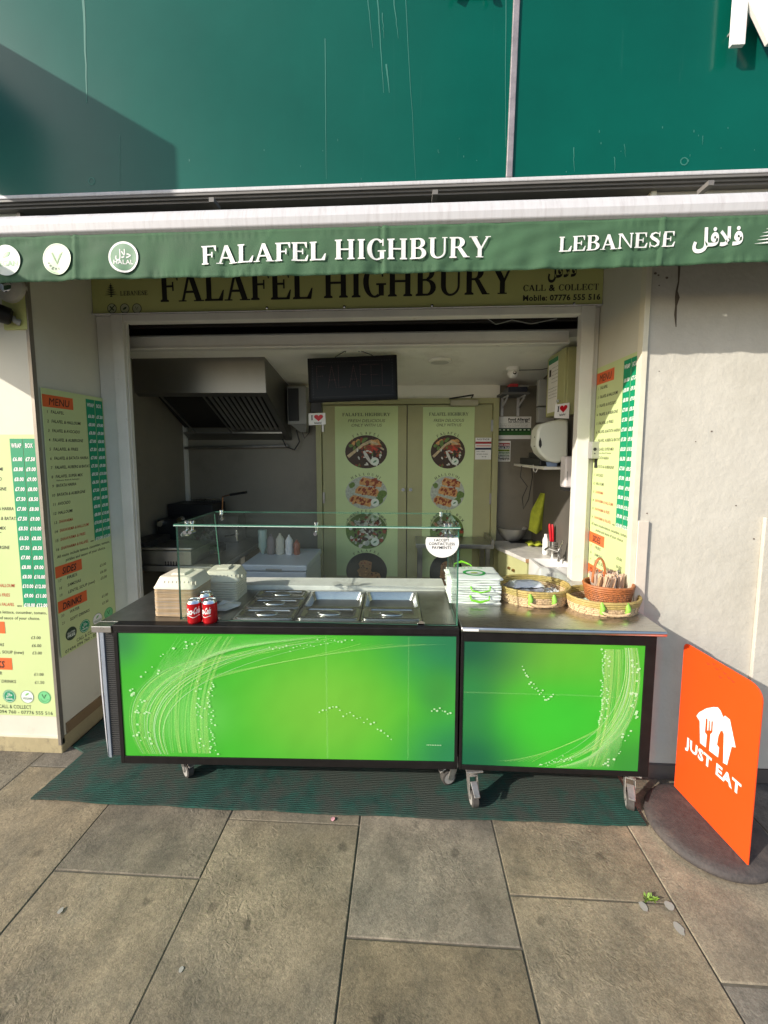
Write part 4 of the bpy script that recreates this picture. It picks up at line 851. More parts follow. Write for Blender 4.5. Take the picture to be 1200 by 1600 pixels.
f1, f2, f3 = film('lime film', (.66, .88, .30), .16), film('pale film', (.80, .95, .66), .36), film('faint film', (.50, .85, .35), .09)
f4 = film('square film', (.72, .92, .62), .52)
def bez(p, n=36):
    out = []
    for i in range(n + 1):
        t = i / n; a = [(1 - t) ** 3, 3 * t * (1 - t) ** 2, 3 * t * t * (1 - t), t ** 3]
        out.append((sum(a[k] * p[k][0] for k in range(4)), sum(a[k] * p[k][1] for k in range(4))))
    return out
def swoosh(o, ux, Wd, Hh, mirror):
    """curving light streaks and small squares printed on the sheet; local frame 1.62 x .62, growing from the left."""
    b = MB(); r = random.Random(5); e = [.0006]; o = Vector(o); n = Vector(ux).cross(Z_)
    def to(x, z):
        if mirror: return (Wd - x * .42, Hh - z)
        return (x, z)
    def rib(pts, wd, m):
        e[0] += .00004; pts = [to(*p) for p in pts]
        run = []; rw = []
        for p, q_ in zip(pts, wd):
            if .004 < p[0] < Wd - .004 and .004 < p[1] < Hh - .004: run.append(p); rw.append(q_)
            else:
                if len(run) > 1: b.ribbon(o + n * e[0], ux, Z_, run, rw, m)
                run = []; rw = []
        if len(run) > 1: b.ribbon(o + n * e[0], ux, Z_, run, rw, m)
    # bundle rising out of the bottom, bending round to the left edge and away to the upper right
    for i in range(26):
        k = i / 25; p = [(.10 + .13 * k, -.02), (-.03 + .16 * k + r.uniform(-.012, .012), .16), (-.02 + .20 * k, .46 + r.uniform(-.04, .04)), (.52 + .75 * k * r.uniform(.6, 1), .50 + .12 * k)]
        w0 = r.choice([.0015, .002, .003, .0045]); rib(bez(p), [w0 * (.4 + 1.1 * math.sin(math.pi * min(1, j / 36 + .12))) for j in range(37)], r.choice([f1, f1, f2]))
    for i in range(22):
        k = i / 21; p = [(.22 + .22 * k + r.uniform(-.01, .01), -.02), (.17 + .24 * k, .22), (.24 + .17 * k + r.uniform(-.03, .03), .45), (.40 + .22 * k, .66)]
        w0 = r.choice([.0015, .003, .006, .013]); rib(bez(p), [w0 * (1.25 - .95 * j / 36) for j in range(37)], r.choice([f1, f3, f1, f3, f3]))
    for i in range(9):
        k = i / 8; p = [(.34 + .03 * k, .36 + .05 * k), (.55 + .1 * k, .45), (.9 + .1 * k, .50 + .06 * k), (1.15 + .4 * k, .58)]
        rib(bez(p), [r.uniform(.0008, .003)] * 37, r.choice([f1, f3]))
    for i in range(34):
        k = i / 33; p = [(.04 + .34 * k, .16 + .28 * k), (.10 + .3 * k, .34 + .2 * k), (.2 + .35 * k, .47 + .1 * k), (.30 + .8 * k, .62)]
        rib(bez(p), [r.uniform(.004, .016) * math.sin(math.pi * j / 36) + .0005 for j in range(37)], f3)
    d = [(.055 + .33 * t + r.gauss(0, .018), .32 + .26 * math.sin(t * 1.5) + r.gauss(0, .02), r.uniform(.004, .008)) for t in [i / 17 for i in range(18)]]
    d += [(.10 + r.gauss(0, .03), r.uniform(.05, .34), r.uniform(.004, .008)) for _ in range(26)]
    d += [(.445 - .02 * math.sin(t * 3) + r.gauss(0, .014), .02 + .36 * t, r.uniform(.003, .007)) for t in [i / 39 for i in range(40)]]
    d += [(.36 + .03 * r.random(), r.uniform(.02, .4), r.uniform(.004, .007)) for _ in range(18)]
    d += [(.72 + .42 * t, .55 + .055 * t + r.gauss(0, .008), r.uniform(.0025, .0055)) for t in [i / 26 for i in range(27)]]
    d += [(.95 + .34 * t, .26 - .15 * t * t + r.gauss(0, .010), r.uniform(.003, .007)) for t in [i / 21 for i in range(22)]]
    if not mirror: d += [(1.48 + .1 * t, .26 - .01 * t + r.gauss(0, .008), r.uniform(.003, .008)) for t in [i / 8 for i in range(9)]] + [(1.46 + .008 * i, .085, .0035) for i in range(9)]
    for x, z, s_ in d:
        x, z = to(x, z)
        if not (.012 < x < Wd - .012 and .012 < z < Hh - .012): continue
        e[0] += .000004; a = r.uniform(-.2, .9); pts = [(math.cos(a + 1.571 * j) * s_, math.sin(a + 1.571 * j) * s_ * .8) for j in range(4)]
        b.poly([o + n * (e[0] + .0005) + Vector(ux) * (x + p) + Z_ * (z + q_) for p, q_ in pts], f4)
    return b
def caster(x, y, top, rz, label):
    t = thing('caster_wheel', (x, y, .01), label, 'caster', 'swivel casters under the counters', rz=rz)
    M = ROOTM[t.name]; S = mat('worn zinc', (.45, .43, .40), .42, .8, var=.25, vs=30, dirt=(.12, .08, .05), ds=20)
    def B(): q_ = MB(); q_.T = M; return q_
    b = B(); b.box(-.04, .04, -.03, .05, top - .018, top - .010, S); b.lathe((0, .02, top - .05), [(.020, 0), (.030, .010), (.030, .03), (.018, .034)], S, 16); b.build('plate', t, bevel=.002)
    b = B()
    for sx in (-.0225, .0185): b.prism([(sx, .045, top - .045), (sx, -.005, top - .045), (sx, -.028, .048), (sx, -.022, .034), (sx, -.008, .032), (sx, .014, .060)], (.004, 0, 0), S)
    b.box(-.0225, .0225, -.01, .045, top - .052, top - .046, S); b.build('fork', t, bevel=.0015)
    b = B(); pr = []; b2 = MB()
    n_ = 24; vs = []; prof = [(-.0165, .028), (-.0165, .034), (-.013, .039), (.013, .039), (.0165, .034), (.0165, .028)]
    for (px_, r_) in prof: vs += [(px_, -.016 + r_ * math.cos(6.283 * k / n_), .039 + r_ * math.sin(6.283 * k / n_)) for k in range(n_)]
    b.add(vs, [(i * n_ + k, i * n_ + (k + 1) % n_, (i + 1) * n_ + (k + 1) % n_, (i + 1) * n_ + k) for i in range(5) for k in range(n_)], mat('worn rubber', (.055, .05, .045), .7, var=.4, vs=40))
    wl = b.build('wheel', t, smooth=40)
    b = B()
    for sx in (-.0169, .0169): b.disc((sx, -.016, .039), Y_, Z_, .0285, mat('wheel hub', (.33, .32, .30), .5, var=.2)); b.disc((sx * 1.12, -.016, .039), Y_, Z_, .008, chrome, 10)
    b.build('hub', wl)
    b = B(); b.hexa([(-.014, -.068, top * .42), (.014, -.068, top * .42), (.016, -.01, top * .58), (-.016, -.01, top * .58)], [(-.014, -.068, top * .42 + .006), (.014, -.068, top * .42 + .006), (.016, -.01, top * .58 + .006), (-.016, -.01, top * .58 + .006)], S); b.build('brake_pedal', t, bevel=.002)
    return t

# --- long chilled counter
A0, A1 = Vector((-1.366, 1.718, 0)), Vector((.257, 1.765, 0)); du = (A1 - A0); LC = du.length; rz = math.atan2(du.y, du.x)
lc = thing('chilled_counter', A0, 'long chilled serving counter on wheels with a bright green swirl front', 'counter', rz=rz)
M = ROOTM[lc.name]; du.normalize()
def LB(): q_ = MB(); q_.T = M; return q_
ZT = .885
b = LB(); b.box(-.076, LC - .004, .06, .66, .20, .845, steel_d); b.build('body', lc, bevel=.003)
b = LB(); b.box(0, LC, .004, .059, .195, ZT - .026, black); b.build('front_board', lc)
b = LB()
for q_ in ((0, .019, .195, ZT - .0265), (LC - .014, LC, .195, ZT - .0265), (.0195, LC - .0145, .195, .232), (.0195, LC - .0145, ZT - .033, ZT - .0265)):
    b = LB(); b.box(q_[0], q_[1], -.004, .0035, q_[2], q_[3], black); b.build('frame_strip', lc, bevel=.0015)
px0, px1, pz0, pz1 = .0195, LC - .0145, .2325, ZT - .0335
b = LB(); b.box(px0, px1, .0002, .0036, pz0, pz1, panel_mat('green swirl print', -1.35, .24, .23, .85, False)); pn = b.build('green_panel', lc)
b = swoosh(M @ Vector((px0, 0, pz0)), du, px1 - px0, pz1 - pz0, False); b.build('swirl_print', lc, kind='stuff')
b = MB(); nrm = du.cross(Z_)
for (x, w_, m) in ((.985, .008, f3), (1.37, .005, f3)): b.ribbon(M @ Vector((px0, -.0001, pz0)), du, Z_, [(x, .004), (x, pz1 - pz0 - .004)], w_, m)
b.build('film_seam', lc, kind='stuff')
# vent grille at the left end and its edge posts
b = LB(); b.box(-.072, -.002, .040, .0595, .20, .845, flat('vent dark', (.008, .008, .009), .6)); b.build('vent_backing', lc)
b = LB()
for i in range(64): b.box(-.068, -.004, .034, .0395, .208 + i * .0098, .2125 + i * .0098, mat('vent slat', (.05, .05, .05), .5))
b.build('vent_slats', lc, kind='stuff')
b = LB(); b.prism([(-.094, .030, .845), (-.072, .030, .845), (-.070, .030, .195), (-.084, .030, .195)], (0, .028, 0), mat('blue grey post', (.30, .34, .40), .4, .3)); b.build('edge_post', lc, bevel=.002)
b = LB(); b.prism([(-.104, .028, .840), (-.0955, .028, .845), (-.0935, .028, .55), (-.086, .028, .20), (-.092, .028, .30), (-.099, .028, .52)], (0, .004, 0), white_al); b.build('peeling_edge', lc)
# top: plates round the pan well
yf = .045
wx0 = (M.inverted() @ G(378, 950, ZT)).x; wx1 = (M.inverted() @ G(657, 950, ZT)).x; wy0 = .075; wy1 = (M.inverted() @ G(570, 924, ZT)).y
b = LB(); b.box(-.098, wx0, .046, .50, .855, ZT, steel_d); b.box(-.098, -.004, -.01, .0455, .855, ZT, steel); b.box(wx1, LC - .002, .046, .50, .855, ZT, steel_d); b.box(wx0 + .0005, wx1 - .0005, .046, wy0, .855, ZT, steel_d); b.box(wx0 + .0005, wx1 - .0005, wy1, .50, .855, ZT, steel_d)
b.build('steel_top', lc, bevel=.002)
b = LB(); b.box(-.002, LC, -.006, .045, ZT - .026, ZT + .006, black); b.build('front_lip', lc, bevel=.004)
b = LB(); b.box(wx0 + .001, wx1 - .001, wy0 + .001, wy1 - .001, ZT - .16, ZT - .12, dark)
for i in range(4):
    pass
b.build('pan_well', lc)
b = LB(); b.box(.235, LC + .0, .505, .66, ZT - .04, ZT + .024, mat('pale worktop ledge', (.66, .64, .60), .45, var=.10, vs=9, dirt=(.35, .33, .30), ds=7)); b.build('ledge', lc, bevel=.004)
# pans
pan_m = mat('pan steel', (.60, .59, .57), .27, 1, var=0)
def rrect(x0, x1, y0, y1, r, n=5):
    out = []
    for cx, cy, a in ((x1 - r, y1 - r, 0), (x0 + r, y1 - r, 90), (x0 + r, y0 + r, 180), (x1 - r, y0 + r, 270)):
        out += [(cx + r * math.cos(R(a + 90 * i / n)), cy + r * math.sin(R(a + 90 * i / n))) for i in range(n + 1)]
    return out
def loops(mb, L, m, cap=True):
    n_ = len(L[0]); vs = [p for lp in L for p in lp]
    fs = [(i * n_ + k, i * n_ + (k + 1) % n_, (i + 1) * n_ + (k + 1) % n_, (i + 1) * n_ + k) for i in range(len(L) - 1) for k in range(n_)]
    if cap: fs.append(tuple((len(L) - 1) * n_ + k for k in range(n_)))
    mb.add(vs, fs, m)
def pan(x0, x1, y0, y1, lid, label):
    x0 += .003; x1 -= .003; y0 += .003; y1 -= .003; z = ZT + .002
    t = thing('food_pan', M @ Vector(((x0 + x1) / 2, (y0 + y1) / 2, z - .1)), label, 'food pan', 'steel food pans set in the counter', rz=rz)
    b = LB(); ro = rrect(x0, x1, y0, y1, .012); r1 = rrect(x0 + .010, x1 - .010, y0 + .010, y1 - .010, .022)
    if not lid:
        r2 = rrect(x0 + .014, x1 - .014, y0 + .014, y1 - .014, .022); r3 = rrect(x0 + .03, x1 - .03, y0 + .028, y1 - .028, .03); ri = rrect(x0 + .036, x1 - .036, y0 + .036, y1 - .036, .026)
        loops(b, [[(p[0], p[1], z - .006) for p in ro], [(p[0], p[1], z) for p in ro], [(p[0], p[1], z + .001) for p in r1], [(p[0], p[1], z - .004) for p in r2], [(p[0], p[1], z - .058) for p in r3], [(p[0], p[1], z - .063) for p in ri]], pan_m); b.build('tray', t, smooth=35)
    else:
        loops(b, [[(p[0], p[1], z - .006) for p in ro], [(p[0], p[1], z) for p in ro], [(p[0], p[1], z + .001) for p in r1], [(p[0], p[1], z - .02) for p in r1]], pan_m); b.build('tray', t, smooth=35)
        b = LB(); c1 = rrect(x0 + .008, x1 - .008, y0 + .008, y1 - .008, .022); c2 = rrect(x0 + .016, x1 - .016, y0 + .014, y1 - .014, .024); c3 = rrect(x0 + .028, x1 - .028, y0 + .022, y1 - .022, .024); c4 = rrect(x0 + .034, x1 - .034, y0 + .027, y1 - .027, .020)
        loops(b, [[(p[0], p[1], z + .002) for p in c1], [(p[0], p[1], z + .0045) for p in c1], [(p[0], p[1], z + .009) for p in c2], [(p[0], p[1], z + .008) for p in c3], [(p[0], p[1], z + .001) for p in c4]], pan_m); ld = b.build('lid', t, smooth=50)
        b = LB(); cx, cy = (x0 + x1) / 2, (y0 + y1) / 2; w2 = min(.058, (x1 - x0) * .24); h2 = min(.030, (y1 - y0) * .27)
        b.lathe((cx, cy, z + .0034), [(w2, -.002), (w2 * .97, .003), (w2 * .82, .007), (w2 * .5, .011), (w2 * .12, .0125)], pan_m, 24, 1, h2 / w2); b.box(cx - w2 * 1.02, cx + w2 * 1.02, cy - .003, cy + .003, z + .006, z + .0095, pan_m)
        b.build('handle', ld, smooth=60, bevel=.0015)
    return t
inv = M.inverted(); yA, yB, yM = wy0, wy1, (inv @ G(600, 951, ZT)).y
xa = [wx0, (inv @ G(470, 951, ZT)).x, (inv @ G(566, 951, ZT)).x, wx1]
for i in range(3): pan(xa[0], xa[1], yA + (yB - yA) * i / 3, yA + (yB - yA) * (i + 1) / 3, True, ['slim lidded pan in the left column, nearest the glass front', 'slim lidded pan in the left column, between two others', 'slim lidded pan in the left column, next to the back ledge'][i])
pan(xa[1], xa[2], yA, yM, True, 'lidded steel pan in the middle column in front of an open pan'); pan(xa[1], xa[2], yM, yB, False, 'open steel pan in the middle column beside the ledge')
pan(xa[2], xa[3], yA, yM, True, 'lidded steel pan in the right column in front of an open pan'); pan(xa[2], xa[3], yM, yB, False, 'open steel pan in the right column beside the ledge')

# --- short counter on the right
RC0 = Vector((.264, 1.757, 0)); rcx1 = 1.133
rcn = thing('side_counter', RC0, 'short wheeled counter with steel top and green swirl front, right of the chilled one', 'counter')
ZR = .908
b = MB(); b.box(.268, rcx1 - .01, 1.80, 2.36, .215, .875, black); b.build('body', rcn, bevel=.003)
b = MB(); b.box(.264, rcx1, 1.765, 1.7985, .20, .888, black); b.build('front_board', rcn, bevel=.004)
gx0, gx1, gz0, gz1 = P(725, 1004, 1.757).x, P(1003, 1100, 1.757).x, P(860, 1200, 1.757).z, P(860, 1005.5, 1.757).z
for q_ in ((.264, gx0 - .0005, .20, .888), (gx1 + .0005, rcx1, .20, .888), (gx0, gx1, .20, gz0 - .0005), (gx0, gx1, gz1 + .0005, .888)):
    b = MB(); b.box(q_[0], q_[1], 1.755, 1.7645, q_[2], q_[3], black); b.build('frame_strip', rcn, bevel=.002)
b = MB(); b.box(gx0, gx1, 1.7585, 1.7645, gz0, gz1, panel_mat('green swirl print right', gx0, gx1, gz0, gz1, True)); b.build('green_panel', rcn)
b = swoosh((gx0, 1.7583, gz0), X_, gx1 - gx0, gz1 - gz0, True); b.build('swirl_print', rcn, kind='stuff')
b = MB(); b.ribbon((gx0, 1.7580, gz0), X_, Z_, [(.004, .36), (.5, .362), (gx1 - gx0 - .1, .358)], .006, f3); b.build('film_seam', rcn, kind='stuff')
b = MB(); pr = [(1.752, ZR - .030), (1.742, ZR - .024), (1.738, ZR - .014), (1.742, ZR - .004), (1.752, ZR), (2.42, ZR), (2.42, ZR - .030)]
b.prism([(.262, y, z) for y, z in pr], (.905, 0, 0), steel); b.build('steel_top', rcn, bevel=.003, smooth=40)
b = MB(); q = P(722, 979, 1.7375); b.box(q.x + .004, q.x + .075, 1.7372, 1.7378, ZR - .018, ZR - .008, print_w); b.build('worn_sticker', rcn)
for (px, py, tp, a, lb, yy) in [(290, 1213, .19, .9, 'caster under the left end of the long counter, turned sideways', None), (705, 1226, .19, -1.2, 'caster under the right end of the long counter', None), (739, 1257, .20, .15, 'caster at the left front corner of the short counter', None), (985, 1262, .20, -.35, 'caster at the right front corner of the short counter', None)]:
    q = G(px, py, .01); caster(q.x, q.y + .015, tp - .01, a, lb)
caster(-1.15, 2.28, .18, .2, 'caster at the back left of the long counter'); caster(1.02, 2.30, .18, .1, 'caster at the back right of the short counter')
b = MB(); p = [G(245, 1192, .15), G(262, 1187, .17), G(285, 1185, .18), G(300, 1190, .17)]; b.tube([(-1.27, 1.80, .165), (-1.22, 1.79, .145), (-1.16, 1.80, .17), (-1.10, 1.82, .185)], .008, grey_p); b.tube([(-1.32, 1.80, .19), (-1.20, 1.83, .15), (-1.0, 1.85, .19)], .004, black_m); b.build('drain_hose', lc, smooth=60)

# --- glass guard
def glass_mat():
    m = bpy.data.materials.new('clear glass'); m.use_nodes = True; n = m.node_tree.nodes; l = m.node_tree.links; n.clear()
    o = n.new('ShaderNodeOutputMaterial'); mx = n.new('ShaderNodeMixShader'); t = n.new('ShaderNodeBsdfTransparent'); t.inputs[0].default_value = (.955, .985, .97, 1)
    g = n.new('ShaderNodeBsdfGlossy'); g.inputs['Roughness'].default_value = .02; g.inputs[0].default_value = (.9, 1, .95, 1)
    f = n.new('ShaderNodeFresnel'); f.inputs[0].default_value = 1.45
    nz = n.new('ShaderNodeTexNoise'); nz.inputs['Scale'].default_value = 6; nz.inputs['Detail'].default_value = 8
    d = n.new('ShaderNodeBsdfDiffuse'); d.inputs[0].default_value = (.6, .68, .64, 1); m2 = n.new('ShaderNodeMixShader')
    mr = n.new('ShaderNodeMapRange'); mr.inputs[1].default_value = .35; mr.inputs[2].default_value = .8; mr.inputs[3].default_value = .0; mr.inputs[4].default_value = .022; l.new(nz.outputs[0], mr.inputs[0])
    gi = n.new('ShaderNodeNewGeometry'); om = n.new('ShaderNodeMath'); om.operation = 'SUBTRACT'; om.inputs[0].default_value = 1; l.new(gi.outputs['Backfacing'], om.inputs[1]); fm_ = n.new('ShaderNodeMath'); fm_.operation = 'MULTIPLY'; l.new(f.outputs[0], fm_.inputs[0]); l.new(om.outputs[0], fm_.inputs[1])
    l.new(fm_.outputs[0], mx.inputs[0]); l.new(t.outputs[0], mx.inputs[1]); l.new(g.outputs[0], mx.inputs[2])
    l.new(mr.outputs[0], m2.inputs[0]); l.new(mx.outputs[0], m2.inputs[1]); l.new(d.outputs[0], m2.inputs[2]); l.new(m2.outputs[0], o.inputs[0])
    return m
glass = glass_mat(); gedge = mat('glass edge', (.05, .16, .11), .12, var=.05); gbright = mat('bright glass edge', (.55, .70, .62), .15)
sg = thing('glass_guard', (-.41, 1.79, ZT), 'clear glass food guard on the long counter with chrome clips', 'glass guard')
GX0, GX1, GY0, GY1, GZ1 = -1.078, .250, 1.782, 2.175, 1.352
def pane(name, lo, hi, thin, m_edge_top=None):
    b = MB(); b.box(lo[0], hi[0], lo[1], hi[1], lo[2], hi[2], glass); o = b.build(name, sg)
    o.data.materials.append(gedge); o.data.materials.append(gbright)
    for p in o.data.polygons:
        if abs(p.normal[thin]) < .5: p.material_index = 1
    return o
pane('front_pane', (GX0, GY0, ZT + .008), (GX1, GY0 + .006, GZ1), 1)
pane('top_pane', (GX0 - .004, GY0 - .012, GZ1 + .003), (GX1 + .004, GY1, GZ1 + .010), 2)
b = MB(); b.box(GX0 - .003, GX1 + .003, GY0 - .0145, GY0 - .0125, GZ1 + .002, GZ1 + .0045, gbright); b.build('polished_edge', sg)
for x in (GX0, GX1 - .006):
    b = MB(); b.prism([(x, GY0 + .0065, ZT + .008), (x, GY0 + .0065, GZ1), (x, GY1 - .02, GZ1), (x, GY1 + .04, ZT + .008)], (.006, 0, 0), glass); o = b.build('side_pane', sg)
    o.data.materials.append(gedge)
    for p in o.data.polygons:
        if abs(p.normal[0]) < .5: p.material_index = 1
def clip(x, y):
    b = MB(); b.tube([(x, y, GZ1 - .035), (x, y, GZ1 + .022)], .006, chrome, 10); b.tube([(x, y, GZ1 + .012), (x, y, GZ1 + .022)], .011, chrome, 12)
    b.tube([(x, GY0 - .008 if y < 1.9 else y, GZ1 - .030), (x, y + .015, GZ1 - .030)], .009, chrome, 12); b.build('clip', sg, smooth=40)
for px in (292, 300, 494, 696, 703): clip(P(px, 830, 1.795).x, GY0 + .018)
for x in (GX0 + .05, GX1 - .05): clip(x, GY1 - .03)
for x in (GX0 + .012, GX1 - .018):
    b = MB(); b.tube([(x, 1.81, GZ1 - .05), (x, 1.86, GZ1 - .05)], .008, chrome, 10); b.tube([(x - .012, 1.835, GZ1 - .05), (x + .018, 1.835, GZ1 - .05)], .010, chrome, 10); b.build('side_clip', sg, smooth=40)
for px in (338, 658):
    q = P(px, 978, GY0 - .004); b = MB(); b.disc((q.x, GY0 - .006, ZT + .008), X_, Z_, .017, chrome, 14, .024, 0, 180); b.prism([(q.x - .017, GY0 - .006, ZT + .0075), (q.x + .017, GY0 - .006, ZT + .0075), (q.x + .017, GY0 + .010, ZT + .0075), (q.x - .017, GY0 + .010, ZT + .0075)], (0, 0, .012), chrome); b.build('foot_clip', sg, bevel=.002)
q = P(691, 848, GY0 - .002); b = MB(); rs = .076
pts = [(rs * math.cos(R(a)), rs * .92 * math.sin(R(a))) for a in range(160, 381, 10)]; b.prism([(q.x + x, GY0 - .001, q.z + z) for x, z in pts], (0, .0008, 0), print_w)
for i, s in enumerate(('I ACCEPT', 'CONTACTLESS', 'PAYMENTS')): text(b, s, (q.x - .002, GY0 - .0018, q.z + .006 - .0175 * i), X_, Z_, .0125, print_k, 'c', width=(.068, .118, .088)[i], bold=.012)
b.build('payment_sticker', None, 'white round sticker reading I ACCEPT CONTACTLESS PAYMENTS on the glass guard', 'sticker')

# ------------------------------------------------------------------ things on the counters
ORD = ['bottom', 'second', 'third', 'fourth', 'fifth', 'sixth', 'seventh', 'eighth', 'ninth', 'tenth', 'eleventh', 'twelfth', 'thirteenth', 'fourteenth', 'fifteenth', 'sixteenth', 'seventeenth', 'eighteenth', 'nineteenth', 'twentieth', 'twenty-first', 'top']
kraft = mat('moulded fibre', (.50, .385, .25), .8, var=.12, vs=25, rnd_obj=.10, bump=.2, bs=90); kraft2 = mat('pale moulded fibre', (.66, .61, .49), .75, var=.06, vs=12, bump=.2, bs=90)
bx0 = G(239, 964, ZT); BXX, BYY = bx0.x + .108, bx0.y + .095
def tray_box():
    b = MB(); o = rrect(-.105, .105, -.092, .092, .02, 3); i_ = rrect(-.098, .098, -.085, .085, .018, 3)
    loops(b, [[(p[0] * .97, p[1] * .97, 0) for p in i_], [(p[0], p[1], .0035) for p in o], [(p[0], p[1], .0062) for p in o], [(p[0], p[1], .0062) for p in i_], [(p[0] * .95, p[1] * .95, .0035) for p in i_]], kraft)
    return b
t0 = tray_box().build('takeaway_box', None, 'brown fibre takeaway box at the bottom of the stack left of the glass', 'takeaway box', 'nested takeaway boxes in a stack', bevel=.0008)
zb0 = ZT + .0005; NB = 22; t0.location = (BXX, BYY, zb0)
for i in range(1, NB):
    c = t0.copy(); col.objects.link(c); c.location = (BXX + rnd.uniform(-.0016, .0016), BYY + rnd.uniform(-.0016, .0016), zb0 + .0064 * i); c.rotation_euler = (0, 0, rnd.uniform(-.006, .006)); c['label'] = 'brown fibre takeaway box, %s in the stack left of the glass' % (ORD[i] + ' from the bottom' if i < NB - 1 else 'topmost')
def clamshell(cx, cy, z, sx, sy, label, rz_):
    b = MB(); b.T = Matrix.Translation((cx, cy, z)) @ Matrix.Rotation(rz_, 4, 'Z')
    L = [(1, .0), (1.0, .006), (.96, .012), (.80, .052), (.76, .056)]
    lp = [[(x * 1, y * 1, h) for x, y in rrect(-sx * k, sx * k, -sy * k, sy * k, .022, 4)] for k, h in L]
    loops(b, lp, kraft2)
    for k in range(9): b.box(-sx * .5 + k * .02, -sx * .5 + k * .02 + .008, -sy * .90, -sy * .80, .02, .038, kraft2)
    b.hexa([(-sx * .35, -sy * .5, .0565), (sx * .35, -sy * .5, .0565), (sx * .35, sy * .5, .0565), (-sx * .35, sy * .5, .0565)], [(-sx * .3, -sy * .42, .066), (sx * .3, -sy * .42, .066), (sx * .3, sy * .42, .066), (-sx * .3, sy * .42, .066)], kraft2)
    return b.build('takeaway_box', None, label, 'takeaway box', bevel=.003, smooth=30)
zt_ = zb0 + .0064 * NB
clamshell(BXX, BYY, zt_ + .0003, .107, .094, 'pale closed takeaway box lying on the brown stack', .0)
clamshell(BXX + .125, BYY + .205, zt_ - .034, .100, .085, 'pale closed takeaway box behind the glass, topmost of the rear stack', .12)
b = MB()
for i in range(8): b.prism([(x + BXX + .125, y + BYY + .205, ZT + .0005 + i * .01325) for x, y in rrect(-.095, .095, -.08, .08, .02, 3)], (0, 0, .0108), kraft2)
b.build('takeaway_box_stack', None, 'pale nested takeaway boxes behind the glass, rear stack', 'box stack', kind='thing', bevel=.001)
# drinks cans
red = mat('can red', (.55, .010, .015), .22, .35, var=.04)
def can(px, py, turn, label):
    g_ = G(px, py, ZT); t = thing('drink_can', (g_.x, g_.y, ZT + .0005), label, 'drink can', 'red cola cans on the counter'); c = Vector((g_.x, g_.y, ZT + .0005))
    b = MB(); b.lathe(c, [(.024, 0), (.029, .004), (.0328, .012), (.033, .014), (.033, .100), (.0325, .102)], red, 32); b.build('body', t, smooth=40)
    b = MB(); b.lathe(c, [(.0325, .1022), (.0275, .113), (.0270, .1155), (.0262, .1155), (.0255, .112), (.001, .112)], chrome, 32); b.box(c.x - .004, c.x + .010, c.y - .005, c.y + .005, c.z + .1122, c.z + .1135, chrome); b.build('top', t, smooth=40)
    b = MB(); vs, fs = glyphs('Coca-Cola', .04); x1 = max(v[0] for v in vs); sc_ = .068 / x1; R_ = .0336
    def wrap(x, z): a = -math.pi / 2 + turn + x / R_; return c + Vector((R_ * math.cos(a), R_ * math.sin(a), z))
    b.add([wrap((x * sc_ - .034) + y * .028 * .25, .050 + y * .030 + (x * sc_) * .12) for x, y in vs], fs, print_w)
    for i in range(24):
        x = -.034 + i * .0029; z = .041 + .004 * math.sin(i * .35); b.add([wrap(x, z), wrap(x + .0029, z + .004 * (math.sin((i + 1) * .35) - math.sin(i * .35))), wrap(x + .0029, z + .0028), wrap(x, z + .0028)], [(0, 1, 2, 3)], print_w)
    b.build('logo_print', t); return t
can(305, 973, .15, 'red cola can at the front left beside the glass'); can(329, 973, -.5, 'red cola can at the front right of the three cans'); can(323, 961, .5, 'red cola can standing behind the other two cans')
nap = MB(); q = G(350, 950, ZT + .005)
for k, (c4) in enumerate(([(-.055, -.03, 0), (.03, -.045, .004), (.075, .02, .006), (-.02, .03, .030)], [(-.02, .031, .030), (.076, .021, .0065), (.06, .075, .002), (-.04, .06, .004)], [(-.03, -.02, .012), (.02, -.03, .030), (.05, .03, .034), (-.005, .04, .016)])):
    nap.poly([q + Vector(p) for p in c4[:3]], print_w); nap.poly([q + Vector(p) for p in (c4[0], c4[2], c4[3])], print_w)
nap.build('napkin', None, 'folded white paper napkin behind the cola cans', 'napkin', solid=.001)
q = G(352, 925, ZT); b = MB(); b.box(q.x - .055, q.x + .035, q.y - .03, q.y + .05, ZT + .001, ZT + .05, mat('pale green box', (.35, .48, .40), .4)); o = b.build('card_box', None, 'small pale green box behind the napkin', 'box', bevel=.004)
b = MB(); b.box(q.x - .0, q.x + .030, q.y - .0325, q.y - .0305, ZT + .028, ZT + .044, black_m); b.build('label', o)

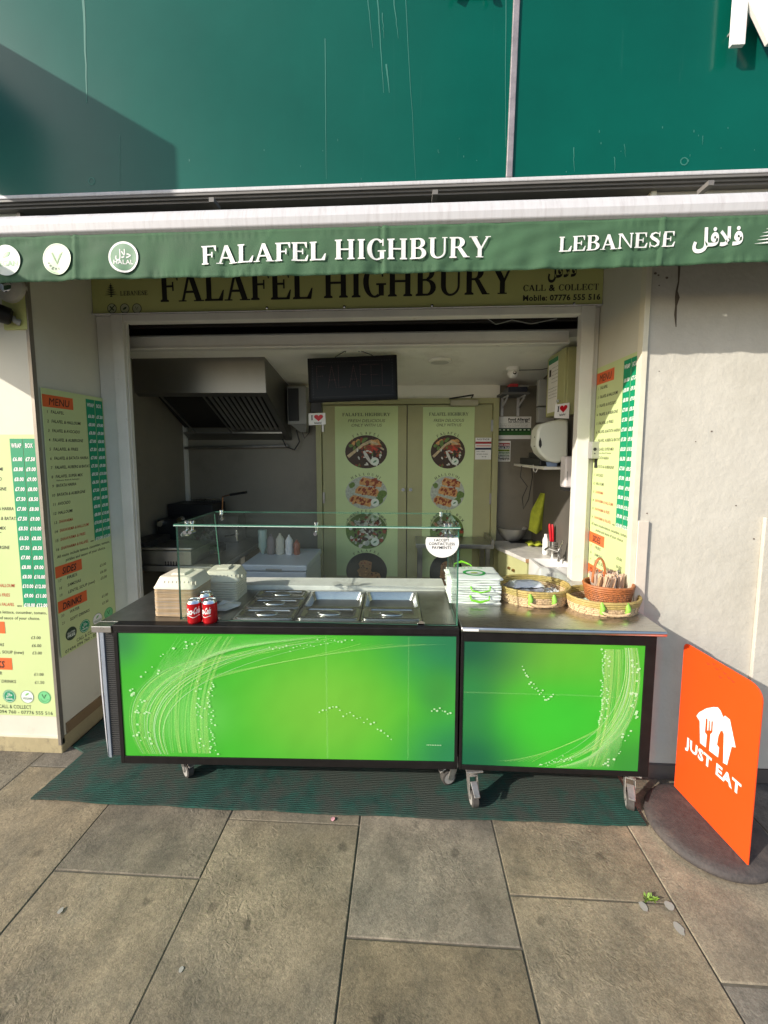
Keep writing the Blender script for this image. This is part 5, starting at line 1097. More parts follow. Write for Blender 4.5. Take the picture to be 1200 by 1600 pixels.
# paper bags
bagp = mat('white bag paper', (.78, .78, .74), .6, var=.03, rnd_obj=.04); lime = mat('lime handle cord', (.22, .62, .03), .4)
q = G(745, 944, ZR); BX, BY = q.x - .005, q.y + .115
NBG = 11
for i in range(NBG):
    last = i == NBG - 1
    lb = ('white folded carrier bag, %s in the pile left of the baskets' % (ORD[i] + ' from the bottom' if i else 'lowest')) if not last else 'top white carrier bag with a green oval emblem, on the pile'
    z = ZR + .0008 + i * .0122; r_ = rnd.uniform(-.05, .05); ox, oy = rnd.uniform(-.008, .008), rnd.uniform(-.006, .006)
    t = thing('paper_bag', (BX + ox, BY + oy, z), lb, 'paper bag', None if last else 'white carrier bags in a pile', rz=r_)
    b = MB(); b.T = ROOTM[t.name]; ph = rnd.uniform(0, 6); R2 = rrect(-.136, .132, -.112, .11, .006, 1); n_ = []
    for q0_, q1_ in zip(R2, R2[1:] + R2[:1]):
        m_ = max(1, int(math.hypot(q1_[0] - q0_[0], q1_[1] - q0_[1]) / .02)); n_ += [(q0_[0] + (q1_[0] - q0_[0]) * k / m_, q0_[1] + (q1_[1] - q0_[1]) * k / m_) for k in range(m_)]
    wv_ = [1 + rnd.uniform(-.012, .012) for _ in n_]; dz_ = [rnd.uniform(-.0012, .0016) for _ in n_]
    lp = [[(x * k * w2, y * k * w2, h + (dz2 + .0012 * math.sin(x * 40 + ph)) * (h > .002)) for (x, y), w2, dz2 in zip(n_, wv_, dz_)] for k, h in ((.985, 0), (1, .002), (1.004, .0045), (.99, .0075), (.90, .0095))]
    loops(b, lp, bagp); b.build('bag', t, smooth=50)
    if i in (3, 7, NBG - 1):
        b = MB(); b.T = ROOTM[t.name]; s_ = 1 if last else -1; yy = .112 * s_; x0 = -.04 if last else .02
        for k in range(4 if i == 3 else 2): b.tube([(x0 - .05 + .002 * k, yy, .008), (x0 - .045, yy + s_ * (.022 + .004 * k), -.006 if not last else .015 + .004 * k), (x0, yy + s_ * (.030 + .005 * k), -.012 if not last else .028 + .004 * k), (x0 + .045, yy + s_ * .022, -.006 if not last else .015), (x0 + .052, yy, .009)], .0035, lime, 6)
        b.build('handle', t, smooth=60)
    if last:
        b = MB(); b.T = ROOTM[t.name]; e = .0116; n_ = 30
        def ring_(cx, cy, a1, b1, a2, b2, m, e_): 
            vs = [];
            for k in range(n_):
                an = 6.283 * k / n_; vs += [(cx + a1 * math.cos(an), cy + b1 * math.sin(an), e_), (cx + a2 * math.cos(an), cy + b2 * math.sin(an), e_)]
            b.add(vs, [(2 * k, 2 * ((k + 1) % n_), 2 * ((k + 1) % n_) + 1, 2 * k + 1) for k in range(n_)], m)
        gm = flat('emblem green', (.04, .38, .08), .5)
        ring_(.0, -.01, .062, .052, .046, .037, gm, e); b.poly([(.0 + .02 * math.cos(a * .5), -.01 + .012 * math.sin(a * .5), e) for a in range(13)], flat('emblem yellow', (.5, .62, .15), .5))
        for k, x in enumerate((-.085, -.045, -.005, .05)): ring_(x, .078, .013, .011, .010, .008, gm, e)
        b.build('emblem', t)

# wicker baskets
wick = mat('pale wicker', (.52, .37, .21), .7, var=.25, vs=60, bump=.5, bs=150); wick_g = mat('olive wicker rim', (.38, .28, .09), .6, var=.25, vs=50, bump=.4, bs=150); wick_b = mat('brown wicker', (.36, .12, .035), .55, var=.3, vs=60, bump=.3, bs=150); wick_d = mat('dark wicker stitch', (.10, .055, .03), .7); stitch_g = flat('green binding', (.20, .42, .05), .5)
def basket(cx, cy, z, rx, ry, h, flare, mlow, mrim, label, name='wicker_basket'):
    t = thing(name, (cx, cy, z), label, 'basket')
    nC = max(5, int(h / .0105)); nA = 72
    for part, lo, hi, m, rr in (('woven_side', 0, nC - 3, mlow, .0062), ('rim', nC - 3, nC, mrim, .0072)):
        b = MB()
        for k in range(lo, hi):
            f = 1 + flare * k / nC; zz_ = z + .007 + k * .0105
            pts = [(cx + rx * f * math.cos(6.28318 * i / nA), cy + ry * f * math.sin(6.28318 * i / nA), zz_ + .0012 * math.sin(6.28318 * i / nA * 3 + k) + .0008 * math.sin(i * 2.2 + k)) for i in range(nA + 1)]
            b.tube(pts, [rr * (1 + .12 * ((i + k) % 2)) for i in range(nA + 1)], m, 6, cap=False)
        b.build(part, t, kind='stuff' if part == 'woven_side' else None, smooth=50)
    b = MB()     # upright stitches
    for i in range(60):
        a = 6.28318 * i / 60
        for k in range(nC - 3):
            f = 1 + flare * k / nC; aa = a + (k % 2) * .05
            p = Vector((cx + (rx * f + .0055) * math.cos(aa), cy + (ry * f + .0055) * math.sin(aa), z + .007 + k * .0105)); b.tube([p - Z_ * .004, p + Vector((.0015 * -math.sin(aa), .0015 * math.cos(aa), .005))], .0013, wick_d if i % 2 else mlow, 4)
    b.build('stitches', t, kind='stuff')
    b = MB(); b.prism([(cx + rx * .98 * math.cos(6.283 * i / 40), cy + ry * .98 * math.sin(6.283 * i / 40), z + .002) for i in range(40)], (0, 0, .006), mlow); b.build('base', t)
    return t
q = G(833, 953, ZR); b1c = (P(833, 930, q.y + .158).x, q.y + .158)
k1 = basket(b1c[0], b1c[1], ZR, .168, .138, .092, .10, wick, wick_g, 'oval wicker basket holding a pack of clear plastic bags')
q = G(943, 968, ZR); b2c = (P(941, 930, q.y + .142).x, q.y + .142)
k2 = basket(b2c[0], b2c[1], ZR, .158, .120, .078, .12, wick, wick_g, 'oval wicker basket at the counter end holding a small brown basket')
for t, c, ry in ((k1, b1c, .138), (k2, b2c, .120)):
    b = MB()
    for s_ in (-.062, .055):
        x, y = c[0] + s_, c[1] - ry * 1.12 * math.sqrt(1 - (s_ / .17) ** 2); b.tube([(x, y - .002, ZR + .022), (x + .002, y - .008, ZR + .05), (x, y + .004, ZR + .074)], [.010, .013, .009], stitch_g, 8)
    pts = [(c[0] + .062 * math.cos(a), c[1] - ry * 1.13 - .012 * abs(math.sin(a)), ZR + .034 - .012 * math.sin(a)) for a in [math.pi * i / 10 for i in range(11)]]; b.tube(pts, .006, wick, 7); b.build('side_handle', t, smooth=50)
# pack of plastic bags, crumpled film
pf = mat('plastic film pack', (.62, .65, .72), .18, var=.08, vs=20, bump=.8, bs=22, spec=.9)
pf.node_tree.nodes['Principled BSDF'].inputs['Coat Weight'].default_value = .8
b = MB(); b.T = Matrix.Translation((b1c[0] - .045, b1c[1] + .02, ZR + .055)) @ Matrix.Rotation(.12, 4, 'Z') @ Matrix.Rotation(-.28, 4, 'X'); n1, n2 = 14, 14; vs = []
for s_ in (1, -1):
    for j in range(n2):
        for i in range(n1):
            x, y = i / (n1 - 1) * 2 - 1, j / (n2 - 1) * 2 - 1; ed = (1 - abs(x) ** 6) * (1 - abs(y) ** 6)
            vs.append((x * .085 + rnd.uniform(-.002, .002), y * .085 + rnd.uniform(-.002, .002), s_ * (.004 + .036 * ed) + rnd.uniform(-.003, .003)))
fs = [(o_ + j * n1 + i, o_ + j * n1 + i + 1, o_ + (j + 1) * n1 + i + 1, o_ + (j + 1) * n1 + i) for o_ in (0, n1 * n2) for j in range(n2 - 1) for i in range(n1 - 1)]
b.add(vs, fs, pf); b.build('plastic_bag_pack', None, 'shiny pack of white plastic bags in the left wicker basket', 'bag pack', smooth=55)
b = MB(); vs = []
for j in range(9):
    for i in range(10): vs.append((b1c[0] + .03 + i * .0115, b1c[1] - .075 + j * .015, ZR + .045 + rnd.uniform(-.012, .014)))
b.add(vs, [(j * 10 + i, j * 10 + i + 1, (j + 1) * 10 + i + 1, (j + 1) * 10 + i) for j in range(8) for i in range(9)], film('clear crumpled film', (.8, .85, .88), .35)); b.build('crumpled_film', None, 'crumpled clear film beside the bag pack in the left basket', 'plastic film', solid=.0005)
b = MB(); vs = []
for j in range(6):
    for i in range(8): vs.append((b2c[0] - .125 + i * .014, b2c[1] - .02 + j * .016, ZR + .03 + rnd.uniform(-.008, .012)))
b.add(vs, [(j * 8 + i, j * 8 + i + 1, (j + 1) * 8 + i + 1, (j + 1) * 8 + i) for j in range(5) for i in range(7)], film('green tinted film', (.55, .68, .55), .5)); b.build('napkin_pack', None, 'small film wrapped pack at the left inside the right wicker basket', 'napkin pack', solid=.0008)
scx, scy, scz = b2c[0] + .030, b2c[1] + .005, ZR + .045
sb = basket(scx, scy, scz, .100, .080, .085, .18, wick_b, wick_b, 'small brown wicker basket full of wrapped cutlery, standing in the right wicker basket', 'cutlery_basket')
b = MB()
for s_ in (0, .010): b.tube([(scx - .045 + .078 * 0 + .032 * math.cos(a) - .0, scy + s_, scz + .085 + .125 * math.sin(a)) for a in [math.pi * i / 16 for i in range(17)]], .0042, wick_b, 7)
b.build('loop_handle', sb, smooth=60)
stick = mat('wooden cutlery', (.60, .40, .25), .6, var=.12, rnd_obj=.15)
b0 = MB(); b0.box(-.0075, .0075, -.0012, .0012, 0, .118, stick); s0 = b0.build('wooden_cutlery', None, 'wooden cutlery piece bunched upright in the small brown basket', 'cutlery', 'wooden cutlery in the small basket', bevel=.0008)
for i in range(84):
    o = s0 if i == 0 else s0.copy()
    if i: col.objects.link(o)
    a = rnd.uniform(0, 6.283); r_ = math.sqrt(rnd.random()) * .85
    o.location = (scx + .085 * r_ * math.cos(a), scy + .066 * r_ * math.sin(a), scz + .012 + rnd.uniform(-.003, .012)); o.rotation_euler = (rnd.uniform(-.22, .22) - .2 * math.sin(a) * r_, rnd.uniform(-.2, .2) + .25 * math.cos(a) * r_, rnd.uniform(0, 3.14))
q = P(967, 893, b2c[1] + .09); b = MB(); b.lathe((q.x, b2c[1] + .10, ZR + .03), [(.020, 0), (.024, .01), (.024, .085), (.010, .10), (.009, .115)], print_w, 18); b.tube([(q.x, b2c[1] + .10, ZR + .145), (q.x, b2c[1] + .10, ZR + .165), (q.x + .03, b2c[1] + .09, ZR + .158)], .005, print_w); b.build('pump_bottle', None, 'white pump bottle behind the wooden cutlery', 'pump bottle', smooth=45)

# ------------------------------------------------------------------ pavement sign
q0, q1 = G(1053, 1229, .045), G(1168, 1353, .045); dv = (q1 - q0); Wb = math.hypot(dv.x, dv.y); ub = Vector((dv.x / Wb, dv.y / Wb, 0))
zT0 = P(1070, 1004, q0.y).z; zT1 = P(1197, 1075, q1.y).z; HT = (zT0 + zT1) / 2
base_c = (q0 + q1) / 2; nb = ub.cross(Z_); nb.normalize()
if nb.x > 0: nb = -nb
ps = thing('pavement_sign', (base_c.x, base_c.y, 0), 'bright orange pavement sign reading JUST EAT on a rubber foot', 'sign')
org = mat('orange sign sheet', (.84, .070, .006), .45, var=.03, vs=2)
zB = .048; rr_ = .055; pts = [(0, zB), (Wb, zB)] + [(Wb - rr_ + rr_ * math.cos(R(a)), HT - rr_ + rr_ * math.sin(R(a))) for a in range(0, 91, 15)] + [(rr_ * .45 - rr_ * .45 * math.sin(R(a)), HT - rr_ * .45 + rr_ * .45 * math.cos(R(a))) for a in range(0, 91, 30)]
b = MB(); b.prism([q0 - Z_ * q0.z + ub * x + Z_ * z for x, z in pts], -nb * .006, org); b.build('sheet', ps, bevel=.001)
F_ = lambda x, z, e: q0 - Z_ * q0.z + ub * x + Z_ * z + nb * e
# logo measured on the sheet
def SH(px, py):
    r = ray(px, py); o = q0; t = o.dot(nb) - H * nb.z
    k = (o - Vector((0, 0, H))).dot(nb) / r.dot(nb); p = Vector((0, 0, H)) + r * k; return ((p - o).dot(ub), p.z)
b = MB()
def px_poly(L, m, e): b.poly([F_(*SH(980 + x / 3.555, 950 + y / 3.555), e) for x, y in L], m)
px_poly([(386, 600), (400, 580), (440, 558), (480, 550), (505, 552), (520, 570), (538, 615), (536, 604), (545, 598), (572, 620), (580, 660), (604, 775), (582, 770), (556, 872), (534, 860), (538, 700), (530, 680), (520, 684), (508, 710), (500, 760), (512, 775), (506, 830), (456, 792), (464, 700), (475, 690), (478, 630), (470, 628), (467, 680), (461, 682), (460, 626), (455, 626), (452, 680), (446, 680), (448, 618), (439, 612), (433, 690), (444, 705), (438, 775), (406, 750), (404, 628)], print_w, .0012)
pA, pB = SH(980 + 322 / 3.555, 950 + 780 / 3.555), SH(980 + 632 / 3.555, 950 + 1030 / 3.555); d_ = Vector((pB[0] - pA[0], pB[1] - pA[1])); Lw = d_.length; zz0 = (pA[1] + pB[1]) / 2
c_ = abs(SH(980 + 330 / 3.555, 950 + 725 / 3.555)[1] - pA[1])
text(b, 'JUST EAT', F_(pA[0], zz0 - .0, .0012), ub, Z_, min(c_, .05), print_w, 'l', width=abs(pB[0] - pA[0]), bold=.035)
b.build('logo', ps)
b = MB()
for (x, y, w_) in [(450, 310, 8), (482, 312, 10), (498, 338, 12), (520, 335, 6), (542, 362, 10), (565, 388, 14), (588, 408, 10), (518, 385, 6)]:
    x_, z_ = SH(980 + x / 3.555, 950 + y / 3.555); b.ribbon(F_(x_, z_, .0008), ub, Z_, [(-.008, .004), (0, -.002), (.009, .003)], [.0015, .006, .0015], mat('scuff', (.30, .04, .012), .6))
b.build('scuffs', ps)
rub = mat('speckled rubber', (.055, .047, .045), .75, var=.3, vs=60, dirt=(.10, .08, .07), ds=10, dlo=.5, dhi=.7, bump=.6, bs=160)
b = MB(); cxr = base_c + Vector((.0, .0, 0)); b.T = Matrix.Translation((cxr.x, cxr.y, 0)) @ Matrix.Rotation(math.atan2(ub.y, ub.x), 4, 'Z')
b.lathe((0, 0, .0), [(.235, .0), (.245, .010), (.246, .022), (.236, .036), (.20, .043), (.05, .047)], rub, 48, .93, .98); b.build('rubber_foot', ps, smooth=50)

# ------------------------------------------------------------------ small things on the paving
gum = mat('pale gum mark', (.30, .29, .26), .7, var=.1)
b = MB()
for (x, y, r_) in [(1005, 1416, .018), (1046, 1415, .020), (1061, 1451, .022), (94, 1423, .012), (283, 1515, .010), (710, 1210, .006)]:
    q = G(x, y, .0005); 
    b = MB(); b.poly([(q.x + r_ * .8 * math.cos(a) * rnd.uniform(.75, 1.1), q.y + r_ * math.sin(a) * rnd.uniform(.75, 1.1), .0006 if y > 1290 else .0105) for a in [6.283 * i / 11 for i in range(11)]], gum); b.build('gum_spot', pavement)
b = MB()
for i in range(60):
    a = rnd.uniform(0, 6.283); q = G(1015 + rnd.uniform(-7, 7), 1405, 0); L_ = rnd.uniform(.006, .022); d_ = Vector((math.cos(a), math.sin(a), rnd.uniform(.2, 1))).normalized(); s_ = d_.cross(Z_).normalized() * rnd.uniform(.002, .005); p = Vector((q.x, q.y, .0)) + d_ * rnd.uniform(0, .006)
    b.poly([p, p + d_ * L_ * .5 + s_, p + d_ * L_, p + d_ * L_ * .5 - s_], mat('weed green', (.18, .30, .04), .6))
b.build('weed_tuft', None, 'tiny green weed tuft in the slab joint near the pavement sign', 'weed')
q = G(520, 1280, .0); b = MB(); b.poly([(q.x + .009 * math.cos(a), q.y + .011 * math.sin(a), .003 + .002 * math.cos(a * 2)) for a in [6.283 * i / 9 for i in range(9)]], mat('pink petal', (.65, .32, .36), .6)); b.build('pink_petal', None, 'tiny pink petal on the paving in front of the mat', 'petal', solid=.0006)

# ------------------------------------------------------------------ kitchen: hood, range, fryers
YH = 2.93
hd = thing('extractor_hood', (-1.5, YH, 1.8), 'big grey steel extractor hood with baffle filters above the range', 'extractor hood')
hs_m = mat('dull hood steel', (.26, .25, .23), .32, .85, var=.08, vs=3)
f = [P(214, 553, YH), P(413, 553, YH), P(416, 614, YH), P(212, 614, YH)]
r0 = [Vector((IL + .005, YB - .005, P(300, 598, YB).z)), Vector((P(453, 598, YB).x, YB - .005, P(453, 598, YB).z)), Vector((P(456, 690, YB).x, YB - .005, P(456, 688, YB).z)), Vector((IL + .005, YB - .005, P(290, 688, YB).z))]
f[0].x = f[3].x = IL + .005
b = MB(); th = Vector((0, .012, 0)); b.prism(f, th, hs_m); b.build('front_panel', hd, bevel=.002)
b = MB(); b.prism([f[1] + th, r0[1], r0[2], f[2] + th], (-.012, 0, 0), hs_m); b.build('side_panel', hd)
b = MB(); b.prism([f[0] + th, r0[0], r0[1] - X_ * .013, f[1] + th - X_ * .013], (0, 0, -.01), hs_m); b.build('top_panel', hd)
lipw = .05
b = MB(); b.prism([f[2] + th, r0[2], r0[2] - X_ * lipw, f[2] + th - X_ * lipw], (0, 0, .012), hs_m); b.prism([f[3] + th + Z_ * .001, f[2] + th - X_ * (lipw + .001) + Z_ * .001, f[2] + th - X_ * (lipw + .001) + Vector((0, .04, -.02)), f[3] + th + Vector((0, .04, -.02))], (0, 0, .012), hs_m); b.build('lip', hd)
def on_slope(u, v, dz=0):     # u across (0 left .. 1 right), v from front lip to wall
    a = f[3] + (f[2] - f[3]) * u; c = r0[3] + (r0[2] - r0[3]) * u; return a + (c - a) * v + Z_ * dz
b = MB(); b.prism([on_slope(.02, .05, .16), on_slope(.95, .05, .16), on_slope(.95, .95, .10), on_slope(.02, .95, .10)], (0, 0, .01), flat('hood inside', (.04, .038, .035), .5, metal=.5)); b.build('plenum', hd)
for k in range(10):
    u = .50 + k * .043; b = MB(); lo = [on_slope(u, .10, .05), on_slope(u + .024, .10, .05), on_slope(u + .024, .84, .035), on_slope(u, .84, .035)]; b.hexa(lo, [p + Z_ * .012 for p in lo], mat('baffle steel', (.50, .49, .47), .3, .9)); b.build('baffle', hd, bevel=.002)
b = MB()
for u in (.15, .48): lo = [on_slope(u, .03, .02), on_slope(u + .012, .03, .02), on_slope(u + .012, .95, .01), on_slope(u, .95, .01)]; b.hexa(lo, [p + Z_ * .012 for p in lo], hs_m)
b.prism([on_slope(.04, .86, .012), on_slope(.94, .86, .012), on_slope(.94, 1, .004), on_slope(.04, 1, .004)], (0, 0, .012), hs_m); b.build('cross_rail', hd)
b = MB(); b.tube([Vector((IL + .02, YB - .04, P(300, 700, YB).z)), Vector((P(452, 694, YB).x, YB - .04, P(450, 697, YB).z))], .014, steel_d, 10); b.build('gas_pipe', None, 'thin pipe running along the back wall under the extractor hood', 'pipe')
a = P(451, 605, 3.48); c = P(472, 664, 3.48)
un = thing('wall_speaker', (a.x, 3.5, c.z), 'dark grey wall unit with a black grille beside the hood', 'wall speaker')
b = MB(); b.box(a.x, a.x + .17, 3.42, 3.598, c.z, a.z, grey_p); b.build('housing', un, bevel=.01)
b = MB(); b.box(a.x + .012, a.x + .105, 3.412, 3.4195, c.z + .03, a.z - .02, black_m); b.build('grille', un, bevel=.003)
b = MB(); b.prism([(a.x + .03, 3.42, c.z - .001), (a.x + .17, 3.42, c.z - .001), (a.x + .14, 3.5, c.z - .06), (a.x + .09, 3.5, c.z - .06)], (0, .09, 0), grey_p); b.build('bracket', un)
b = MB(); b.tube([P(463, 672, 3.55), P(468, 690, 3.55), P(460, 703, 3.55), P(447, 698, 3.55), P(441, 686, 3.55)], .006, black_m, 7); b.tube([P(470, 670, 3.55), P(476, 685, 3.55), P(483, 676, 3.55), P(484, 662, 3.55)], .004, black_m, 7); b.build('speaker_cable', None, 'looping black cable hanging under the wall unit', 'cable', smooth=60)

TX = -1.29; TY0 = 2.62
st = thing('range_table', (-1.67, 3.1, 0), 'long steel work table along the left wall carrying the fryers', 'table')
b = MB(); b.box(IL + .03, TX, TY0, YB - .03, .86, .90, steel_d); b.build('table_top', st, bevel=.004)
for x in (IL + .06, TX - .05):
    for y in (TY0 + .03, 3.1, YB - .08): b = MB(); b.box(x, x + .035, y, y + .035, .0, .859, steel_d); b.build('leg', st)
b = MB(); b.box(IL + .04, TX - .01, TY0 + .01, YB - .04, .30, .32, steel_d); b.build('shelf', st)
b = MB(); b.box(TX - .005, TX + .018, TY0 + .1, YB - .1, .87, .895, steel); b.build('edge_rail', st)
gr = thing('griddle', (-1.8, 2.8, .9), 'low steel griddle with vent slots at the front of the range table', 'griddle')
b = MB(); b.box(IL + .06, P(299, 880, 2.64).x, 2.64, 3.0, .902, P(240, 861, 2.64).z, steel_d); b.build('body', gr, bevel=.004)
b = MB()
for k in range(5): q = P(258 + k * 4.2, 880, 2.638); b.box(q.x, q.x + .006, 2.636, 2.6395, q.z - .03, q.z + .012, dark)
b.build('vent_slot', gr, kind='stuff')
b = MB(); q = P(212, 852, 2.63); b.box(IL + .05, P(300, 850, 2.63).x, 2.62, 2.645, P(250, 861, 2.64).z + .012, P(250, 861, 2.64).z + .028, steel); b.box(IL + .06, IL + .20, 2.66, 2.98, P(250, 861, 2.64).z + .001, P(250, 861, 2.64).z + .05, black_m); b.build('splash_rail', gr, bevel=.003)
fy = thing('twin_fryer', (-1.7, 3.2, .9), 'black fryer unit with chrome knobs against the left back corner', 'fryer')
fa_, fb_ = P(228, 815, 3.0), P(330, 850, 3.0)
b = MB(); b.box(IL + .05, P(300, 815, 3.05).x, 3.05, 3.25, .902, P(250, 812, 3.05).z, black_m); b.box(P(262, 800, 3.25).x, P(332, 800, 3.25).x, 3.251, 3.50, .902, P(262, 788, 3.25).z, black_m); b.build('body', fy, bevel=.006)
for (x, y) in ((253, 818), (283, 812)): q = P(x, y, 3.04); b = MB(); b.tube([q + Y_ * .012, q - Y_ * .03], [.028, .022], chrome, 14); b.build('knob', fy, smooth=40)
b = MB(); b.tube([P(300, 779, 3.45), P(345, 781, 3.45)], .006, steel, 6); b.tube([P(347, 808, 3.4), P(348, 776, 3.4), P(360, 773, 3.3)], .006, mat('copper rod', (.45, .2, .08), .35, .8), 6); b.tube([P(360, 773, 3.3), P(385, 769, 3.2)], .011, black_m, 8); b.build('basket_handle', fy, smooth=40)
b = MB(); a = P(303, 781, 3.45); c = P(345, 805, 3.45)
for k in range(11): x = a.x + (c.x - a.x) * k / 10; b.tube([(x, 3.45, a.z), (x, 3.45, c.z - .02)], .002, black_m, 4)
for k in range(6): z = a.z + (c.z - a.z) * k / 5; b.tube([(a.x, 3.45, z), (c.x, 3.45, z)], .002, black_m, 4)
b.box(P(300, 806, 3.35).x, P(372, 806, 3.35).x, 3.34, 3.5, .902, P(330, 806, 3.34).z, steel_d); b.build('fry_basket', fy)
b = MB(); q = P(368, 838, 3.1); b.tube([P(352, 838, 3.15), P(372, 834, 3.05)], .008, chrome); b.tube([P(369, 828, 3.05), P(370, 845, 3.05)], .010, chrome, 10); b.lathe(P(330, 862, 3.0), [(.09, 0), (.11, .01), (.11, .05), (.10, .06)], black_m, 24); b.build('gas_tap', fy, smooth=40)

fz_ = thing('chest_freezer', (-.93, 3.03, 0), 'small pale blue white chest freezer behind the glass guard', 'freezer')
fw = mat('freezer enamel', (.48, .54, .62), .35, var=.04); fX0, fX1, fY0, fY1 = G(374, 885, .87).x, G(480, 881, .87).x, 2.80, 3.30
b = MB(); b.box(fX0, fX1, fY0, fY1, .03, .815, fw); b.build('body', fz_, bevel=.008)
b = MB(); b.box(fX0 - .008, fX1 + .008, fY0 - .012, fY1, .822, .870, fw); ld = b.build('lid', fz_, bevel=.010)
b = MB(); b.box((fX0 + fX1) / 2 - .06, (fX0 + fX1) / 2 + .06, fY0 - .018, fY0 - .0125, .828, .843, grey_p); b.build('handle', ld, bevel=.002)
b = MB(); b.box(fX0 + .06, fX0 + .15, fY0 - .003, fY0 - .0005, .70, .712, grey_p); b.build('badge', fz_)
def bottle(px, ztop, r_, m, label, inv_=False, capm=None):
    q = P(px, 862, 3.10); h_ = ztop
    pr = [(r_ * .9, 0), (r_, .005), (r_, h_ * .72), (r_ * .5, h_ * .88), (r_ * .32, h_ * .90), (r_ * .28, h_)]
    if inv_: pr = [(r_ * .25, 0), (r_ * .45, .01), (r_ * .5, h_ * .12), (r_ * .95, h_ * .28), (r_, h_ * .34), (r_, h_ - .005), (r_ * .9, h_)]
    b = MB(); b.lathe((q.x, 3.10, .8705), pr, m, 18); b.build('sauce_bottle', None, label, 'bottle', smooth=45)
bottle(411, .20, .035, mat('clear green bottle', (.35, .45, .40), .3), 'pale see-through squeeze bottle standing on its cap on the freezer', True)
bottle(424, .165, .032, mat('mauve bottle', (.22, .18, .18), .5), 'dull mauve bottle on the freezer'); bottle(438, .17, .034, mat('cream bottle', (.55, .52, .44), .5), 'cream coloured bottle on the freezer')
bottle(452, .16, .030, flat('white bottle', (.68, .68, .70), .4), 'white bottle with dark specks on the freezer'); bottle(464, .12, .026, mat('reddish jar', (.30, .10, .06), .3), 'small reddish jar at the right end of the bottles')

# hanging LED sign
YL = 2.85
ls = [P(480, 560, YL), P(620, 554, YL), P(621.5, 624, YL), P(483, 629, YL)]
le = thing('led_sign', (ls[3] + ls[2]) / 2, 'unlit black LED sign spelling FALAFEL hung from the ceiling', 'LED sign')
b = MB(); b.prism(ls, (0, .03, 0), mat('sign case black', (.004, .004, .005), .5, spec=.2)); b.build('case', le, bevel=.004)
uL = (ls[1] - ls[0]).normalized(); vL = (ls[0] - ls[3]).normalized(); WL = (ls[1] - ls[0]).length; HL2 = (ls[0] - ls[3]).length
b = MB(); scm = mat('glossy dark screen', (.003, .004, .007), .3, var=.02, spec=.2); b.poly([ls[3] + uL * .02 + vL * .02 - Y_ * .0015, ls[2] - uL * .02 + vL * .02 - Y_ * .0015, ls[1] - uL * .02 - vL * .02 - Y_ * .0015, ls[0] + uL * .02 - vL * .02 - Y_ * .0015], scm); b.build('screen', le)
led = flat('unlit led', (.10, .08, .085), .5)
b = MB(); o_ = ls[3] - Y_ * .003
def dots(pts, step, m, r_=.0022):
    for (x0, y0), (x1, y1) in zip(pts[:-1], pts[1:]):
        n_ = max(1, int(math.hypot(x1 - x0, y1 - y0) / step))
        for k in range(n_ + 1): t = k / n_; b.disc(o_ + uL * (x0 + (x1 - x0) * t) + vL * (y0 + (y1 - y0) * t), uL, Z_, r_, m, 6)
dots([(.035, .035), (WL - .035, .035), (WL - .035, HL2 - .035), (.035, HL2 - .035), (.035, .035)], .018, led)
gl = {'F': [[(0, 0), (0, 1), (.7, 1)], [(0, .55), (.55, .55)]], 'A': [[(0, 0), (.4, 1), (.8, 0)], [(.15, .35), (.65, .35)]], 'L': [[(0, 1), (0, 0), (.65, 0)]], 'E': [[(.7, 0), (0, 0), (0, 1), (.7, 1)], [(0, .52), (.55, .52)]]}
x = .065; red_l = flat('unlit red led', (.10, .03, .035), .5)
for ch in 'FALAFEL':
    for s_ in gl[ch]: dots([(x + a * .075, .10 + c * .15) for a, c in s_], .011, red_l, .0026)
    x += .078
b.build('led_dots', le, kind='stuff')
b = MB(); zc = CZF + (CZB - CZF) * (YL - yb) / (YB - yb)
b.tube([ls[0] + uL * .2, P(540, 548, YL), P(561, 547, YL), ls[1] - uL * .17], .003, black_m, 5); b.tube([P(540, 548, YL), Vector((P(540, 548, YL).x, YL, zc))], .003, black_m, 5); b.tube([P(561, 547, YL), Vector((P(561, 547, YL).x, YL, zc))], .003, black_m, 5); b.build('hanging_wire', le)
# heart cards
def heart_card(c0, c1, c2, c3, label, off):
    t = thing('heart_card', (c3 + c2) / 2, label, 'card'); ux = (c1 - c0).normalized(); uy = (c0 - c3).normalized(); W, Hh = (c1 - c0).length, (c0 - c3).length; n = ux.cross(uy)
    b = MB(); b.prism([c3, c2, c1, c0], -n * .004, print_w); b.build('card', t)
    b = MB(); o_ = c3 + n * .001
    hp = [(16 * math.sin(a) ** 3, 13 * math.cos(a) - 5 * math.cos(2 * a) - 2 * math.cos(3 * a) - math.cos(4 * a)) for a in [6.28318 * i / 28 for i in range(28)]]
    b.poly([o_ + ux * (W * .60 + x * W * .017) + uy * (Hh * .62 + y * Hh * .020) for x, y in hp], flat('heart red', (.55, .0, .01), .4)); b.build('heart', t)
    b = MB(); serif(b, 'I', o_ + ux * W * .14 + uy * Hh * .42, ux, uy, Hh * .42, print_k, 'l'); text(b, 'falafel', o_ + ux * W * .34 + uy * Hh * .10, ux, uy, Hh * .15, print_k, 'l', width=W * .42, bold=.02); b.build('lettering', t)
heart_card(P(482, 646, 3.1), P(508, 645, 3.1), P(509, 663, 3.1), P(482.5, 664.5, 3.1), 'white card with a red heart hanging below the LED sign', 0)
heart_card(P(868, 632, 2.70), P(890, 629, 2.70), P(889, 654, 2.70), P(866, 653, 2.70), 'white card reading I heart falafel above the paper dispenser', 0)
b = MB(); q = P(495, 640, 3.1); b.box(q.x - .04, q.x + .04, 3.08, 3.14, q.z - .02, q.z + .06, black_m); b.tube([(q.x, 3.1, q.z + .055), (q.x, 3.1, 2.37)], .003, black_m, 5); b.build('card_clip', None, 'black clip hanging on a wire and holding the left heart card', 'clip', bevel=.004)

